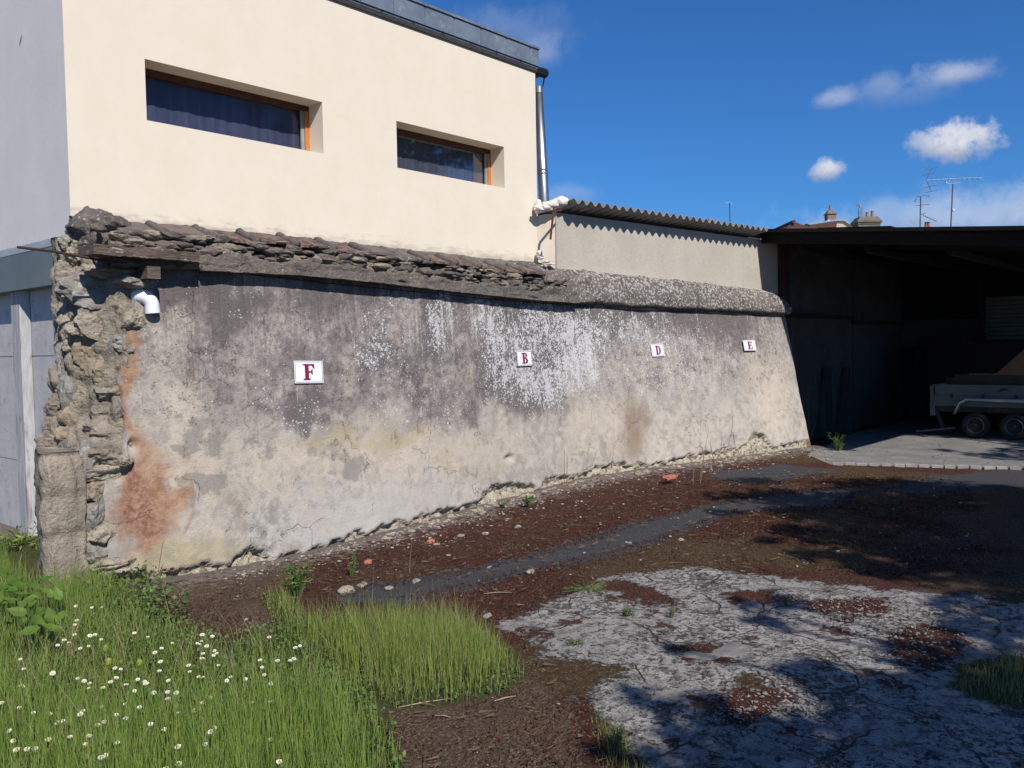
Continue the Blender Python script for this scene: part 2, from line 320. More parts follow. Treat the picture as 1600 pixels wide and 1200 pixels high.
pine=M_('orange_wood',(.50,.19,.055),(.40,.14,.04),20,.55,stretch=(1,1,.2),bump=.15)
brownw=M_('brown_wood',(.10,.045,.028),(.07,.03,.02),20,.6,bump=.2)
foam=M_('foam_mortar',(.78,.74,.70),(.66,.60,.54),20,.9,bump=.9,bd=.02,bsc=30)
chalk=M_('chalk_rubble',(.40,.345,.27),(.29,.245,.19),9,.95,c3=(.14,.11,.085),sc3=18,amt3=.8,bump=1,bd=.025,bsc=38)
chalk2=M_('yellow_rubble',(.34,.29,.225),(.21,.18,.145),8,.95,c3=(.10,.08,.06),sc3=20,amt3=.8,bump=1,bd=.03,bsc=34)
stg=M_('grey_stone',(.27,.25,.22),(.19,.17,.15),10,.93,c3=(.45,.43,.40),sc3=22,amt3=.7,bump=.9,bd=.015,bsc=42)
stb=M_('brown_stone',(.27,.225,.18),(.18,.15,.12),9,.93,c3=(.34,.29,.23),sc3=16,amt3=.7,bump=.9,bd=.015,bsc=42)
sto=M_('ochre_stone',(.31,.245,.175),(.23,.18,.13),7,.93,c3=(.12,.10,.08),sc3=18,amt3=.6,bump=.9,bd=.015,bsc=42)
tile_o=M_('orange_roof_tile',(.235,.14,.108),(.155,.10,.082),9,.9,c3=(.055,.045,.042),sc3=16,amt3=.9,bump=.9,bd=.01,bsc=60,th3=.46)
tile_d=M_('lichened_roof_tile',(.17,.125,.105),(.12,.092,.082),8,.9,c3=(.38,.36,.34),sc3=30,amt3=.7,bump=.8,bd=.008,bsc=60,th3=.6)
tile_r=M_('dark_tile_roll',(.13,.11,.10),(.085,.072,.068),10,.92,c3=(.28,.27,.26),sc3=34,amt3=.6,bump=.8,bd=.008,bsc=70,th3=.6)
timber=M_('weathered_timber',(.16,.115,.09),(.09,.068,.055),14,.9,c3=(.5,.47,.43),sc3=26,amt3=.9,stretch=(.35,1,1.8),bump=1,bd=.01,bsc=60,th3=.58)
coping,t=newmat('lichened_coping'); co=t.n('ShaderNodeTexCoord').outputs['Object']
c=t.mix(t.ramp(t.noise(co,5,6,.7),.35,.65),(.19,.162,.142),(.11,.097,.09)); c=t.mix(t.ramp(t.noise(co,22,5,.7),.5,.75),c,(.27,.235,.20))
c=t.mix(t.ramp(t.attr('pale'),.2,.9),c,t.mix(t.ramp(t.noise(co,14,5,.7),.35,.6),(.17,.145,.125),(.36,.30,.23)))
lw=t.v('ADD',co,t.v('SCALE',t.n('ShaderNodeTexNoise',ins={'Vector':co,'Scale':18}).outputs[1],sc=.03))
li=t.ramp(t.m('ADD',t.m('SUBTRACT',.30,t.vor(lw,26)),t.m('MULTIPLY',t.m('SUBTRACT',t.m('ADD',t.m('MULTIPLY',t.attr('lichen'),.5),t.noise(co,6,4,.7)),.78),.9)),.0,.08)
c=t.mix(t.m('MULTIPLY',li,.9),c,(.44,.415,.39))
t.out(t.bsdf(c,.95,t.m('ADD',t.noise(co,50,5,.75),t.m('MULTIPLY',t.noise(co,16,4,.7),1.3)),1,.022,.2))
grey,t=newmat('rough_grey_render'); co=t.n('ShaderNodeTexCoord').outputs['Object']
c=t.mix(t.ramp(t.noise(co,2.2,5,.6),.35,.65),(.47,.43,.365),(.42,.385,.33)); c=t.mix(t.ramp(t.noise(co,30,5,.75),.45,.75),c,(.35,.32,.275))
c=t.mix(t.m('MULTIPLY',t.ramp(t.m('ADD',t.m('SUBTRACT',.13,t.vor(co,30)),t.m('MULTIPLY',t.m('SUBTRACT',t.noise(co,9,3,.6),.5),.3)),0,.04),.7),c,(.13,.115,.10))
t.out(t.bsdf(c,.95,t.noise(co,85,4,.75),.8,.008,.2))
strip=M_('smooth_beige_render',(.62,.54,.43),(.55,.48,.39),4,.93,c3=(.40,.33,.26),sc3=6,amt3=.4,bump=.4,bd=.006)
fibre=M_('fibre_cement',(.27,.27,.265),(.20,.20,.20),5,.9,c3=(.4,.4,.38),sc3=20,amt3=.5,bump=.3,bd=.004)
conc=M_('panel_concrete',(.55,.52,.50),(.48,.455,.44),5,.93,c3=(.24,.22,.2),sc3=9,amt3=.4,bump=.5,bd=.006,bsc=90)
concp=M_('pillar_concrete',(.50,.48,.47),(.36,.35,.34),9,.9,c3=(.17,.16,.15),sc3=6,amt3=.6,stretch=(3,3,.5),bump=.3,bd=.004)
# ---------------------------------------------------------------- cream building
cb=thing('cream_building','modern cream rendered building with grey side wall, two slot windows and zinc roof edge','building',(5.3,6.65,0))
FY=6.65; X0,X1=2.67,8.06; ZB,ZT=2.3,5.0
win=[(3.273,4.954,3.481,3.955),(5.856,7.477,3.481,3.948)]
def facade(b,xs,zs,holes,Y,depth):
    for i in range(len(xs)-1):
        for j in range(len(zs)-1):
            xm=(xs[i]+xs[i+1])/2; zm=(zs[j]+zs[j+1])/2
            if any(h[0]<xm<h[1] and h[2]<zm<h[3] for h in holes): continue
            b.add([(xs[i],Y,zs[j]),(xs[i+1],Y,zs[j]),(xs[i+1],Y,zs[j+1]),(xs[i],Y,zs[j+1])],[(0,1,2,3)])
    for x0,x1,z0,z1 in holes:
        y1=Y+depth
        b.add([(x0,Y,z0),(x1,Y,z0),(x1,Y,z1),(x0,Y,z1),(x0,y1,z0),(x1,y1,z0),(x1,y1,z1),(x0,y1,z1)],[(0,4,5,1),(1,5,6,2),(2,6,7,3),(3,7,4,0)])
b=MB(); xs=sorted([X0,X1]+[w[0] for w in win]+[w[1] for w in win]); zs=sorted(set([ZB,ZT]+[3.481,3.948,3.955]))
facade(b,xs,zs,win,FY,.29); o=b.obj('wall',cream,cb)
# object coords start at z=0 of the empty: shift so the dirt band sits at the coping (z 2.68)
for nd in cream.node_tree.nodes:
    if nd.type=='TEX_COORD': tc=nd
mp=cream.node_tree.nodes.new('ShaderNodeVectorMath'); mp.operation='SUBTRACT'; mp.inputs[1].default_value=(0,0,2.66)
lks=[(l.to_socket) for l in tc.outputs['Object'].links]
for tsk in lks: cream.node_tree.links.new(mp.outputs[0],tsk)
cream.node_tree.links.new(tc.outputs['Object'],mp.inputs[0])
b=MB(); b.add([(X0,FY,0),(X0,13,0),(X0,13,ZT),(X0,FY,ZT)],[(0,3,2,1)]); b.add([(X1,FY,0),(X1,13,0),(X1,13,ZT),(X1,FY,ZT)],[(0,1,2,3)]); b.add([(X0,13,0),(X1,13,0),(X1,13,ZT),(X0,13,ZT)],[(0,1,2,3)])
b.obj('side_wall',grey_side,cb,label='grey rendered side wall')
b=MB(); b.box((X0-.03,FY-.035,ZT-.01),(X1+.03,FY+.03,ZT+.185)); b.box((X0-.04,FY-.05,ZT+.185),(X1+.04,13.1,ZT+.21)); b.box((X0-.04,FY-.02,ZT-.03),(X1+.035,FY+.02,ZT-.012))
b.box((X1+.0,FY+.031,ZT+.0),(X1+.03,13.1,ZT+.184)); b.box((X0-.03,FY+.031,ZT),(X0,13.1,ZT+.184))
rf=b.obj('roof_edge',zinc,cb)
for i in range(14):
    b=MB(); x=X1-.14-i*.42
    b.box((x,FY-.041,ZT+.0),(x+.008,FY-.0355,ZT+.184))
    b.box((x-.01,FY-.055,ZT+.178),(x+.02,FY-.051,ZT+.206)); 
    b.obj('seam',zinc,rf)
    b=MB(); b.box((x-.16,FY-.046,ZT-.014),(x-.14,FY-.036,ZT+.012)); b.obj('clip',zinc,rf)
b=MB(); b.box((X0-.02,FY-.02,ZT-.075),(X1+.01,FY-.004,ZT-.031)); b.obj('drip_strip',darkm,cb)
# window parts
curt,t=newmat('blue_curtain'); co=t.n('ShaderNodeTexCoord').outputs['Object']
w_=t.noise(t.v('MULTIPLY',co,(9,1,.4)),2.2,3,.5); c=t.mix(t.ramp(w_,.35,.65),(.036,.045,.092),(.052,.062,.12)); t.out(t.bsdf(c,.9,w_,.3,.02))
curg,t=newmat('grey_blue_curtain'); co=t.n('ShaderNodeTexCoord').outputs['Object']
w_=t.noise(t.v('MULTIPLY',co,(9,1,.4)),2.2,3,.5); c=t.mix(t.ramp(w_,.35,.65),(.055,.06,.088),(.075,.08,.115)); t.out(t.bsdf(c,.9,w_,.3,.02))
glass,t=newmat('window_glass'); fr=t.n('ShaderNodeFresnel',ins={0:1.5}).outputs[0]
mx=t.n('ShaderNodeMixShader'); t.t.links.new(t.m('MULTIPLY',fr,.25),mx.inputs[0]); t.t.links.new(t.n('ShaderNodeBsdfTransparent').outputs[0],mx.inputs[1]); t.t.links.new(t.n('ShaderNodeBsdfGlossy',ins={'Roughness':.03}).outputs[0],mx.inputs[2]); t.out(mx.outputs[0])
for wi,(x0,x1,z0,z1) in enumerate(win):
    b=MB(); y0=FY+.21; y1=FY+.26; f=.05
    b.box((x0,y0,z1-f),(x1,y1,z1)); b.box((x0,y0,z0),(x1,y1,z0+.03))
    fo=b.obj('window',brownw,cb,label='long slot window with blue curtain, nearer the left corner' if wi==0 else 'shorter slot window with grey curtain, nearer the flue pipe')
    b=MB(); b.box((x0,y0,z0+.031),(x0+f,y1,z1-f-.001)); b.obj('frame',pine,fo); b=MB(); b.box((x1-f,y0-.004,z0+.031),(x1,y1,z1-f-.001)); b.obj('frame',pine,fo)
    b=MB(); b.box((x0+f+.001,y0+.03,z0+.031),(x1-f-.001,y0+.034,z1-f-.001)); b.obj('pane',glass,fo)
    b=MB(); b.box((x1-f-.035,y0+.008,z0+.031),(x1-f-.002,y0+.027,z1-f-.002)); b.obj('seal',M_('white_frame_%d'%wi,(.30,.30,.31)),fo)
    b=MB(); n=90; vs=[]
    for i in range(n+1):
        x=x0+(x1-x0)*i/n; y=FY+.275+.003*math.sin(i*1.1)+.003*math.sin(i*.43); vs+=[(x,y,z0),(x,y,z1)]
    b.add(vs,[(2*i,2*i+2,2*i+3,2*i+1) for i in range(n)]); b.obj('curtain',curt if wi==0 else curg,fo,smooth=True)
b=MB(); b.box((X0+.05,7.0,2.4),(X1-.05,7.02,4.9)); b.obj('lining',blackp,cb)
# gutter end and flue behind the far corner
b=MB(); g0=onY(836,113,6.95); b.tube([g0+[-.1,0,.02],g0+[.20,0,.03]],[.05,.06],10); b.box(tuple(g0+[-.08,-.06,-.02]),tuple(g0+[.14,.10,.05])); b.bar(g0+[.19,0,0],g0+[.12,.03,-.35],.012,.012); b.bar(g0+[-.02,.02,-.05],g0+[.0,.02,-.45],.05,.05)
b.obj('gutter_end',blackp,cb)
fa=onY(841,140,6.9); fb_=onY(850.5,322,6.9)
b=MB(); b.tube([fb_+[0,0,-.12],fb_,fa],[.068,.068,.055],20)
fp=b.obj('flue_pipe',steel,cb,smooth=True)
for k in (.28,.31): b=MB(); q=fb_+(fa-fb_)*k; b.tube([q+[0,0,-.008],q+[0,0,.008]],.072,20); b.obj('collar',steel,fp)
b=MB(); q=fa; b.tube([q+[0,0,-.05],q+[0,0,.03]],.062,16); b.obj('collar',steel,fp)
# ---------------------------------------------------------------- grey wall with corrugated roof
GA=(8.30,6.50); GB=(13.36,5.98)
sh=thing('grey_outbuilding','low outbuilding with rough grey wall and corrugated roof, right of the cream building','building',(10.5,6.25,0))
gd=np.array([GB[0]-GA[0],GB[1]-GA[1]]); GL=np.linalg.norm(gd); gd/=GL; gn=np.array([gd[1],-gd[0]])  # gn points to the yard
def gp(s,o,z): return np.array([GA[0]+gd[0]*s+gn[0]*o,GA[1]+gd[1]*s+gn[1]*o,z])
s0=onL(868,340,GA,GB); s0=(s0[:2]-GA)@gd
def topz(s): return 3.395-.0
b=MB(); n=60
vs=[];
for i in range(n+1):
    s=s0+(GL-s0)*i/n; vs+=[gp(s,0,.0),gp(s,0,3.265)]
b.add(vs,[(2*i,2*i+2,2*i+3,2*i+1) for i in range(n)])
b.add([gp(GL,0,0),gp(GL,-6,0),gp(GL,-6,2.3),gp(GL,0,3.30)],[(0,1,2,3)]); b.add([gp(s0,-.3,0),gp(GL,-.3,0),gp(GL,-.3,3.2),gp(s0,-.3,3.2)],[(3,2,1,0)])
b.obj('wall',grey,sh)
b=MB(); e0=gp(s0,.004,0); e0b=gp(s0,.004,3.255); w0=np.array([8.055,6.648,0]); w1=np.array([8.055,6.648,3.22])
b.add([w0,e0,e0b,w1,w0+[0,.3,0],w1+[0,.3,0],e0+[0,.3,0],e0b+[0,.3,0]],[(0,1,2,3),(3,2,7,5)]); b.obj('corner_strip',strip,sh)
b=MB(); b.box((-.012,-.012,2.5),(.012,.004,3.3),Matrix.Identity(3),(e0[0],e0[1],0)); b.obj('edge_bead',grey,sh)
# corrugated sheets : waves run along s, sheets rise slightly toward the yard
b=MB(); pitch=.150; nw=29; sA=onL(895,305,(GA[0]+gn[0]*.22,GA[1]+gn[1]*.22),(GB[0]+gn[0]*.22,GB[1]+gn[1]*.22)); sA=(sA[:2]-GA)@gd
per=12; N=nw*per; vs=[]
def cz(s,o):
    ph=(s-sA)/pitch*2*math.pi
    return 3.402-.028+.028*math.cos(ph)+ (o-.24)*(.5 if o>-1 else .17)
for i in range(N+1):
    s=sA+i/per*pitch
    for o,dz in ((.24,0),(.24,.010),(-6,.010),(-6,0)): vs.append(gp(s,o,cz(s,o)+dz-(0.0 if i<N*.96 else .0)))
fs=[]
for i in range(N):
    a=4*i; b4=a+4
    fs+=[(a,b4,b4+1,a+1),(a+1,b4+1,b4+2,a+2),(a+3,b4+3,b4,a)]
fs+=[(0,1,2,3),(4*N+3,4*N+2,4*N+1,4*N)]
b.add(vs,fs); b.obj('corrugated_roof',fibre,sh,smooth=False)
# foam, bracket
def lump(lst,seed):
    b=MB(); 
    for i,(px,py,Y,sx,sz) in enumerate(lst): b.stone(onY(px,py,Y),(sx,.045,sz),seed+i*1.3,rot=0,sub=3,rough=.35,blocky=.3)
    b.obj('foam_filler',foam,sh,smooth=True)
lump([(843+36*k,327-12*k,6.53-.12*k,.10,.035+.022*k) for k in np.linspace(0,1,9)],2)
lump([(840.5,320,6.57,.035,.06),(840,327,6.57,.045,.05)],5)
lump([(842.5,397,6.57,.03,.045),(845,403,6.52,.03,.02)],9)
lump([(853,409,6.42,.05,.012),(862,413,6.42,.03,.01)],11)
b=MB(); b.bar(onY(860,374,6.30),onY(865,329,6.30),.028,.01,(0,1,0)); b.bar(onY(865,329,6.30),onY(877,328,6.36),.02,.02); b.obj('iron_strap',rust,sh)
# ---------------------------------------------------------------- old plaster wall
ow=thing('old_wall','long weathered plaster wall with tiled coping, lichen stains and crumbling left end','wall',(7.5,5.9,0))
XW0=2.80
nxw=420; nzw=104
def pxw(px,py):
    Y=6.0
    for _ in range(3):
        q=onY(px,py,Y); Y=wallY(q[0],q[2])
    return onY(px,py,Y)
WARP=None
def blobs(L,X,Z):
    global WARP
    if WARP is None: WARP=(np.array([.16*fb((x,1,z),2.6,5)+.03*fb((x,9,z),14,3) for x,z in zip(X,Z)]),np.array([.16*fb((x,5,z),2.6,5)+.03*fb((x,3,z),14,3) for x,z in zip(X,Z)]))
    X=X+WARP[0]; Z=Z+WARP[1]
    a=np.zeros_like(X)
    for px,py,rx,ry,s in L:
        c=pxw(px,py); ex=pxw(px+10,py)[0]-c[0]; sx=abs(ex)/10*rx; sz=ry*np.linalg.norm(c-CAM)/FPX
        a+=s*np.exp(-(((X-c[0])/sx)**2+((Z-c[2])/sz)**2))
    return a
us=np.linspace(0,1,nxw)**1.25
ELK=[(-.2,2.60),(.10,2.60),(.45,2.585),(.78,2.60),(.86,2.64),(.93,2.745),(1.2,2.77),(1.5,2.74),(1.75,2.76),(2.0,2.85),(2.5,2.92)]
b=MB(); AX=[];AZ=[]; hol=[]
# debris line of exposed rubble at the foot (px top edge)
foot=[(200,905),(350,888),(362,886),(385,864),(412,866),(425,885),(470,868),(560,838),(600,828),(640,818),(700,800),(745,790),(768,763),(800,758),(845,768),(855,748),(900,748),(930,736),(960,728),(1020,730),(1050,722),(1100,712),(1140,706),(1165,704),(1185,680),(1200,683),(1212,702),(1262,690)]
fk=[pxw(*p) for p in foot]; fk=[(q[0],q[2]) for q in fk]
grid=[]
rubb=[]
for u in us:
    x=u*(WX1-2.75)+2.75; zg_=interp(x,KG)-.14; zt_=interp(x,KC)+.05
    for j in range(nzw):
        k=j/(nzw-1); z=zg_+(zt_-zg_)*(k**1.15); xe=interp(z,ELK)+.02*fb((z,3,3),5,4); x=xe+u*(WX1-xe); y=wallY(x,z)-(.0 if u>0 else -.06)
        y+=.018*fb((x,0,z),1.1,2)+.004*fb((x,5,z),7,3)
        ft=interp(x,fk)+.03+.05*fb((x,3,0),6,3)+.02*fb((x,9,z),16,2); rb=1 if z<ft else 0
        if rb: y+=.05+.05*fb((x,1,z),9,4)+.03*fb((x,1,z),24,2)
        # small holes
        grid.append((x,y,z)); rubb.append(rb)
G=np.array(grid); rubb=np.array(rubb,float)
for (px,py,rx,ry,dp) in [(796,716,7,5,.05),(398,868,28,6,.03),(185,742,10,6,.06),(1190,690,14,8,.03),(875,669,2,2,.03),(208,695,8,7,.05),(190,560,6,5,.05)]:
    c=pxw(px,py); ex=abs(pxw(px+10,py)[0]-c[0])/10*rx; ez=ry*np.linalg.norm(c-CAM)/FPX
    w=np.exp(-(((G[:,0]-c[0])/ex)**2+((G[:,2]-c[2])/ez)**2)**1.5); G[:,1]+=dp*w
X_,Z_=G[:,0],G[:,2]
b.v=G.tolist()
ii=(np.arange(nxw-1)[:,None]*nzw+np.arange(nzw-1)).ravel(); b.f=np.c_[ii,ii+nzw,ii+nzw+1,ii+1].tolist()
dark=blobs([(275,452,30,40,1.0),(350,470,40,60,.7),(420,460,50,30,.55),(500,450,30,60,.6),(580,450,60,30,.6),(670,480,18,60,.8),(760,520,110,80,.35),(830,560,60,70,.85),(860,500,50,50,.5),(800,610,60,50,.7),(900,500,60,60,.5),(580,545,45,40,.45),(480,640,60,22,.75),(420,600,60,40,.3),(690,620,60,50,.45),(700,440,200,14,.4),(960,500,60,30,.45),(1040,500,60,30,.55),(1110,505,50,35,.6),(1170,510,40,40,.55),(1100,570,80,40,.35),(1000,590,60,30,.3),(560,600,90,50,.35),(650,560,60,60,.3),(330,560,50,70,.35),(500,560,120,60,.35),(260,640,25,40,.35),(900,440+40,250,14,.4),(1150,492,80,12,.5)],X_,Z_)
lich=blobs([(685,500,22,45,1.1),(760,510,25,60,.9),(590,520,45,60,.55),(580,560,30,30,.5),(640,470,30,40,.3),(830,500,40,60,.7),(890,520,45,60,.9),(850,600,70,30,.9),(800,560,40,60,.6),(920,570,40,50,.5),(960,500,50,40,.35),(1000,520,60,50,.35),(1060,560,60,50,.3),(1100,540,60,40,.25),(480,645,50,18,.4),(400,620,60,30,.25),(700,640,50,50,.3),(620,620,50,40,.3),(1000,600,60,40,.22),(350,520,60,80,.12),(1080,600,50,30,.3)],X_,Z_)
rst=blobs([(225,780,60,90,.8),(205,560,20,60,.6),(240,760,26,40,.5),(262,740,14,30,.5),(225,850,24,20,.5),(205,600,12,50,1.0),(198,540,12,30,.7),(222,740,30,50,.9),(200,790,26,45,.7),(235,800,30,40,.5),(212,650,10,30,.7)],X_,Z_)
mar=blobs([(212,800,44,66,1.2),(200,740,24,34,.8),(225,840,24,24,.6)],X_,Z_)
brn=blobs([(275,760,8,22,1.1),(282,810,12,30,.8),(355,720,18,14,.5),(370,790,18,40,.6),(465,748,22,12,.5),(990,685,30,50,.75),(1000,650,24,24,.3),(1190,690,14,14,.6),(490,790,30,14,.3)],X_,Z_)
tan=blobs([(285,640,30,120,1.0),(255,540,30,60,.6),(240,470,30,30,.2),(270,560,40,70,.5),(560,700,200,50,.45),(400,740,120,60,.3),(800,680,160,60,.35),(1050,680,140,60,.45),(1200,600,40,120,.7),(640,760,160,60,.35),(300,860,120,40,.4),(930,640,60,40,.35)],X_,Z_)
yel=blobs([(500,680,50,20,.6),(630,670,60,30,.5),(580,700,60,20,.4),(730,700,60,25,.45),(280,880,90,22,.8),(300,850,100,40,.3),(760,740,80,30,.3),(240,905,40,14,.9),(420,660,60,20,.3)],X_,Z_)
whi=blobs([(229,715,2.6,16,1.3),(640,800,160,40,.4),(440,820,80,60,.4),(1150,640,120,60,.35),(560,790,120,50,.4),(700,760,120,40,.3)],X_,Z_)
stf=blobs([(690,490,24,70,1.),(640,500,14,50,.5),(740,500,16,60,.7),(800,500,18,80,.7),(870,500,20,60,.8),(915,500,12,60,.8),(985,500,10,50,.7),(1030,500,14,40,.6),(1090,505,12,40,.6),(1170,500,10,30,.6),(560,520,20,40,.4)],X_,Z_)
grs=blobs([(430,800,60,60,.5),(330,700,30,20,.5),(345,740,30,22,.5),(300,760,24,20,.5),(500,700,40,24,.5),(560,740,36,30,.55),(400,700,40,16,.5),(650,780,60,30,.25),(700,660,60,40,.35),(275,690,24,30,.5),(860,660,40,30,.4),(900,620,40,30,.3),(300,650,30,24,.4)],X_,Z_)
pl,t=newmat('weathered_plaster'); co=t.n('ShaderNodeTexCoord').outputs['Object']
nb=t.noise(co,3.0,7,.7); nmid=t.noise(co,11,6,.7); nfi=t.noise(co,60,5,.75); nst=t.noise(t.v('MULTIPLY',co,(7,1,.7)),2.4,5,.65); nst2=t.noise(t.v('MULTIPLY',co,(16,1,1.1)),1.6,5,.7)
sp=t.n('ShaderNodeSeparateXYZ',ins={0:co}).outputs
hz=sp[2]
c=t.mix(t.ramp(nb,.38,.62),(.43,.375,.32),(.31,.278,.25)); c=t.mix(t.m('MULTIPLY',t.ramp(nmid,.42,.68),.5),c,(.49,.44,.385)); ncl=t.noise(t.v('ADD',co,(9,0,2)),4.5,7,.72,.6); c=t.mix(t.m('MULTIPLY',t.ramp(ncl,.50,.56),.42),c,(.20,.185,.175)); c=t.mix(t.m('MULTIPLY',t.ramp(t.noise(t.v('ADD',co,(3,0,7)),8,6,.72,.4),.56,.64),.30),c,(.22,.165,.115))
wn=t.m('ADD',t.m('MULTIPLY',t.m('SUBTRACT',nmid,.5),1.3),t.m('MULTIPLY',t.m('SUBTRACT',nb,.5),1.5))
def am(name,k=1.,lo=.25,hi=.75,w=wn): return t.m('MULTIPLY',t.ramp(t.m('ADD',t.attr(name),w),lo,hi),k)
c=t.mix(am('tan',.6),c,(.56,.475,.38)); c=t.mix(am('white',.7),c,(.46,.43,.40)); 
c=t.mix(am('greypatch',.65,.35,.5,t.m('MULTIPLY',t.m('SUBTRACT',nb,.5),1.6)),c,(.20,.185,.17))
c=t.mix(am('yellow',.5),c,(.36,.29,.14)); 
upper=t.ramp(t.m('ADD',hz,t.m('MULTIPLY',t.m('SUBTRACT',nb,.5),1.5)),1.0,1.65)
c=t.mix(t.m('MULTIPLY',upper,.65),c,t.mix(t.ramp(t.noise(co,20,6,.78),.38,.62),(.165,.140,.136),(.40,.355,.33)))
stk=t.m('MULTIPLY',t.ramp(t.m('ADD',hz,t.m('MULTIPLY',t.m('SUBTRACT',nst,.5),3.2)),1.75,2.5),.75)
c=t.mix(t.m('MULTIPLY',stk,.8),c,(.13,.115,.112))
c=t.mix(t.m('MULTIPLY',t.ramp(t.m('ADD',hz,t.m('MULTIPLY',t.m('SUBTRACT',nst2,.55),3)),2.0,2.5),.45),c,(.42,.39,.37))
c=t.mix(am('dark',.9,.2,.9),c,t.mix(nmid,(.085,.070,.070),(.165,.145,.14)))
mot=t.m('MULTIPLY',t.ramp(t.m('ADD',nfi,t.m('MULTIPLY',t.m('SUBTRACT',nmid,.5),.9)),.56,.66),t.ramp(t.m('ADD',hz,t.m('MULTIPLY',nb,1.2)),1.2,2.0))
c=t.mix(t.m('MULTIPLY',mot,.75),c,(.085,.072,.068))
c=t.mix(am('brown',.65,.2,.95),c,(.17,.105,.055)); c=t.mix(am('rust',.8,.15,1.15),c,t.mix(t.ramp(nmid,.35,.65),(.26,.105,.05),(.42,.26,.15))); c=t.mix(am('maroon',.7,.3,1.3),c,t.mix(t.ramp(t.noise(co,26,6,.8),.4,.6),(.15,.06,.042),(.36,.21,.15)))
wst=t.noise(t.v('MULTIPLY',co,(22,1,.9)),1.3,5,.7)
c=t.mix(t.m('MULTIPLY',t.ramp(t.m('ADD',t.m('ADD',wst,t.m('MULTIPLY',t.m('SUBTRACT',nfi,.5),.5)),t.m('MULTIPLY',t.attr('streak'),.19)),.66,.76),.8),c,(.50,.475,.46))
dst=t.noise(t.v('MULTIPLY',t.v('ADD',co,(5,0,0)),(13,1,.6)),1.5,5,.7)
c=t.mix(t.m('MULTIPLY',t.m('MULTIPLY',t.ramp(dst,.50,.66),t.ramp(t.m('ADD',hz,t.m('MULTIPLY',t.m('SUBTRACT',nb,.5),2.2)),1.3,2.1)),.65),c,(.115,.098,.095))
lw=t.v('ADD',co,t.v('SCALE',t.n('ShaderNodeTexNoise',ins={'Vector':co,'Scale':30}).outputs[1],sc=.02))
ld=t.m('ADD',t.attr('lichen'),t.m('MULTIPLY',t.m('SUBTRACT',t.noise(co,7,6,.8),.53),2.6))
ld=t.m('ADD',ld,t.m('MULTIPLY',t.m('SUBTRACT',t.noise(t.v('MULTIPLY',co,(10,1,1.5)),1.5,3,.6),.5),1.2))
s1=t.ramp(t.m('ADD',t.m('SUBTRACT',.12,t.vor(lw,30)),t.m('MULTIPLY',ld,.40)),.0,.05)
s2=t.ramp(t.m('ADD',t.m('SUBTRACT',.08,t.vor(t.v('ADD',lw,(4,4,4)),62)),t.m('MULTIPLY',ld,.42)),.0,.06)
s3=t.ramp(t.m('ADD',t.noise(co,36,7,.85),t.m('MULTIPLY',ld,.185)),.67,.71)
sm=t.m('MULTIPLY',t.m('MAXIMUM',t.m('MAXIMUM',s1,s2),s3),t.ramp(t.m('ADD',t.attr('lichen'),t.m('MULTIPLY',upper,.14)),.04,.14)); c=t.mix(t.m('MULTIPLY',sm,.85),c,t.mix(nfi,(.44,.42,.42),(.66,.645,.65)))
rbc=t.mix(t.ramp(nfi,.35,.65),(.30,.25,.185),(.52,.46,.36)); rbc=t.mix(t.ramp(t.noise(co,17,5,.75),.50,.62),rbc,(.12,.095,.07)); c=t.mix(t.ramp(t.attr('rubble'),.3,.7),c,rbc)
ckw=t.v('ADD',co,t.v('SCALE',t.n('ShaderNodeTexNoise',ins={'Vector':co,'Scale':4,'Detail':6}).outputs[1],sc=.5))
ck=t.m('MULTIPLY',t.m('SUBTRACT',1,t.ramp(t.vor(ckw,1.1,'DISTANCE_TO_EDGE'),.0015,.006)),t.ramp(nb,.5,.56)); c=t.mix(t.m('MULTIPLY',ck,.35),c,(.10,.085,.07))
h=t.m('ADD',t.m('MULTIPLY',nfi,.8),t.m('MULTIPLY',nmid,.9)); h=t.m('ADD',h,t.m('MULTIPLY',sm,.25)); h=t.m('ADD',h,t.m('MULTIPLY',t.noise(co,160,3,.7),.35)); h=t.m('SUBTRACT',h,t.m('MULTIPLY',ck,.8))
h=t.m('ADD',h,t.m('MULTIPLY',t.attr('rubble'),t.m('MULTIPLY',t.noise(co,28,4,.8),2.5)))
t.out(t.bsdf(c,.94,h,.85,.010,.2))
wf=b.obj('plaster_face',pl,ow,smooth=True,attrs={'dark':dark,'lichen':lich,'rust':rst,'maroon':mar,'brown':brn,'tan':tan,'yellow':yel,'white':whi,'greypatch':grs,'rubble':rubb,'streak':stf})
# the plaster material uses object coordinates from the empty base (z unchanged, x shifted)
# far end of the wall
b=MB(); n=24
for j in range(n):
    z0=j/n*2.1; z1=(j+1)/n*2.1
    b.add([(WX1,wallY(WX1,z0),z0),(WX1,6.3,z0),(WX1,6.3,z1),(WX1,wallY(WX1,z1),z1)],[(0,1,2,3)])
b.obj('wall_end',chalk,ow)
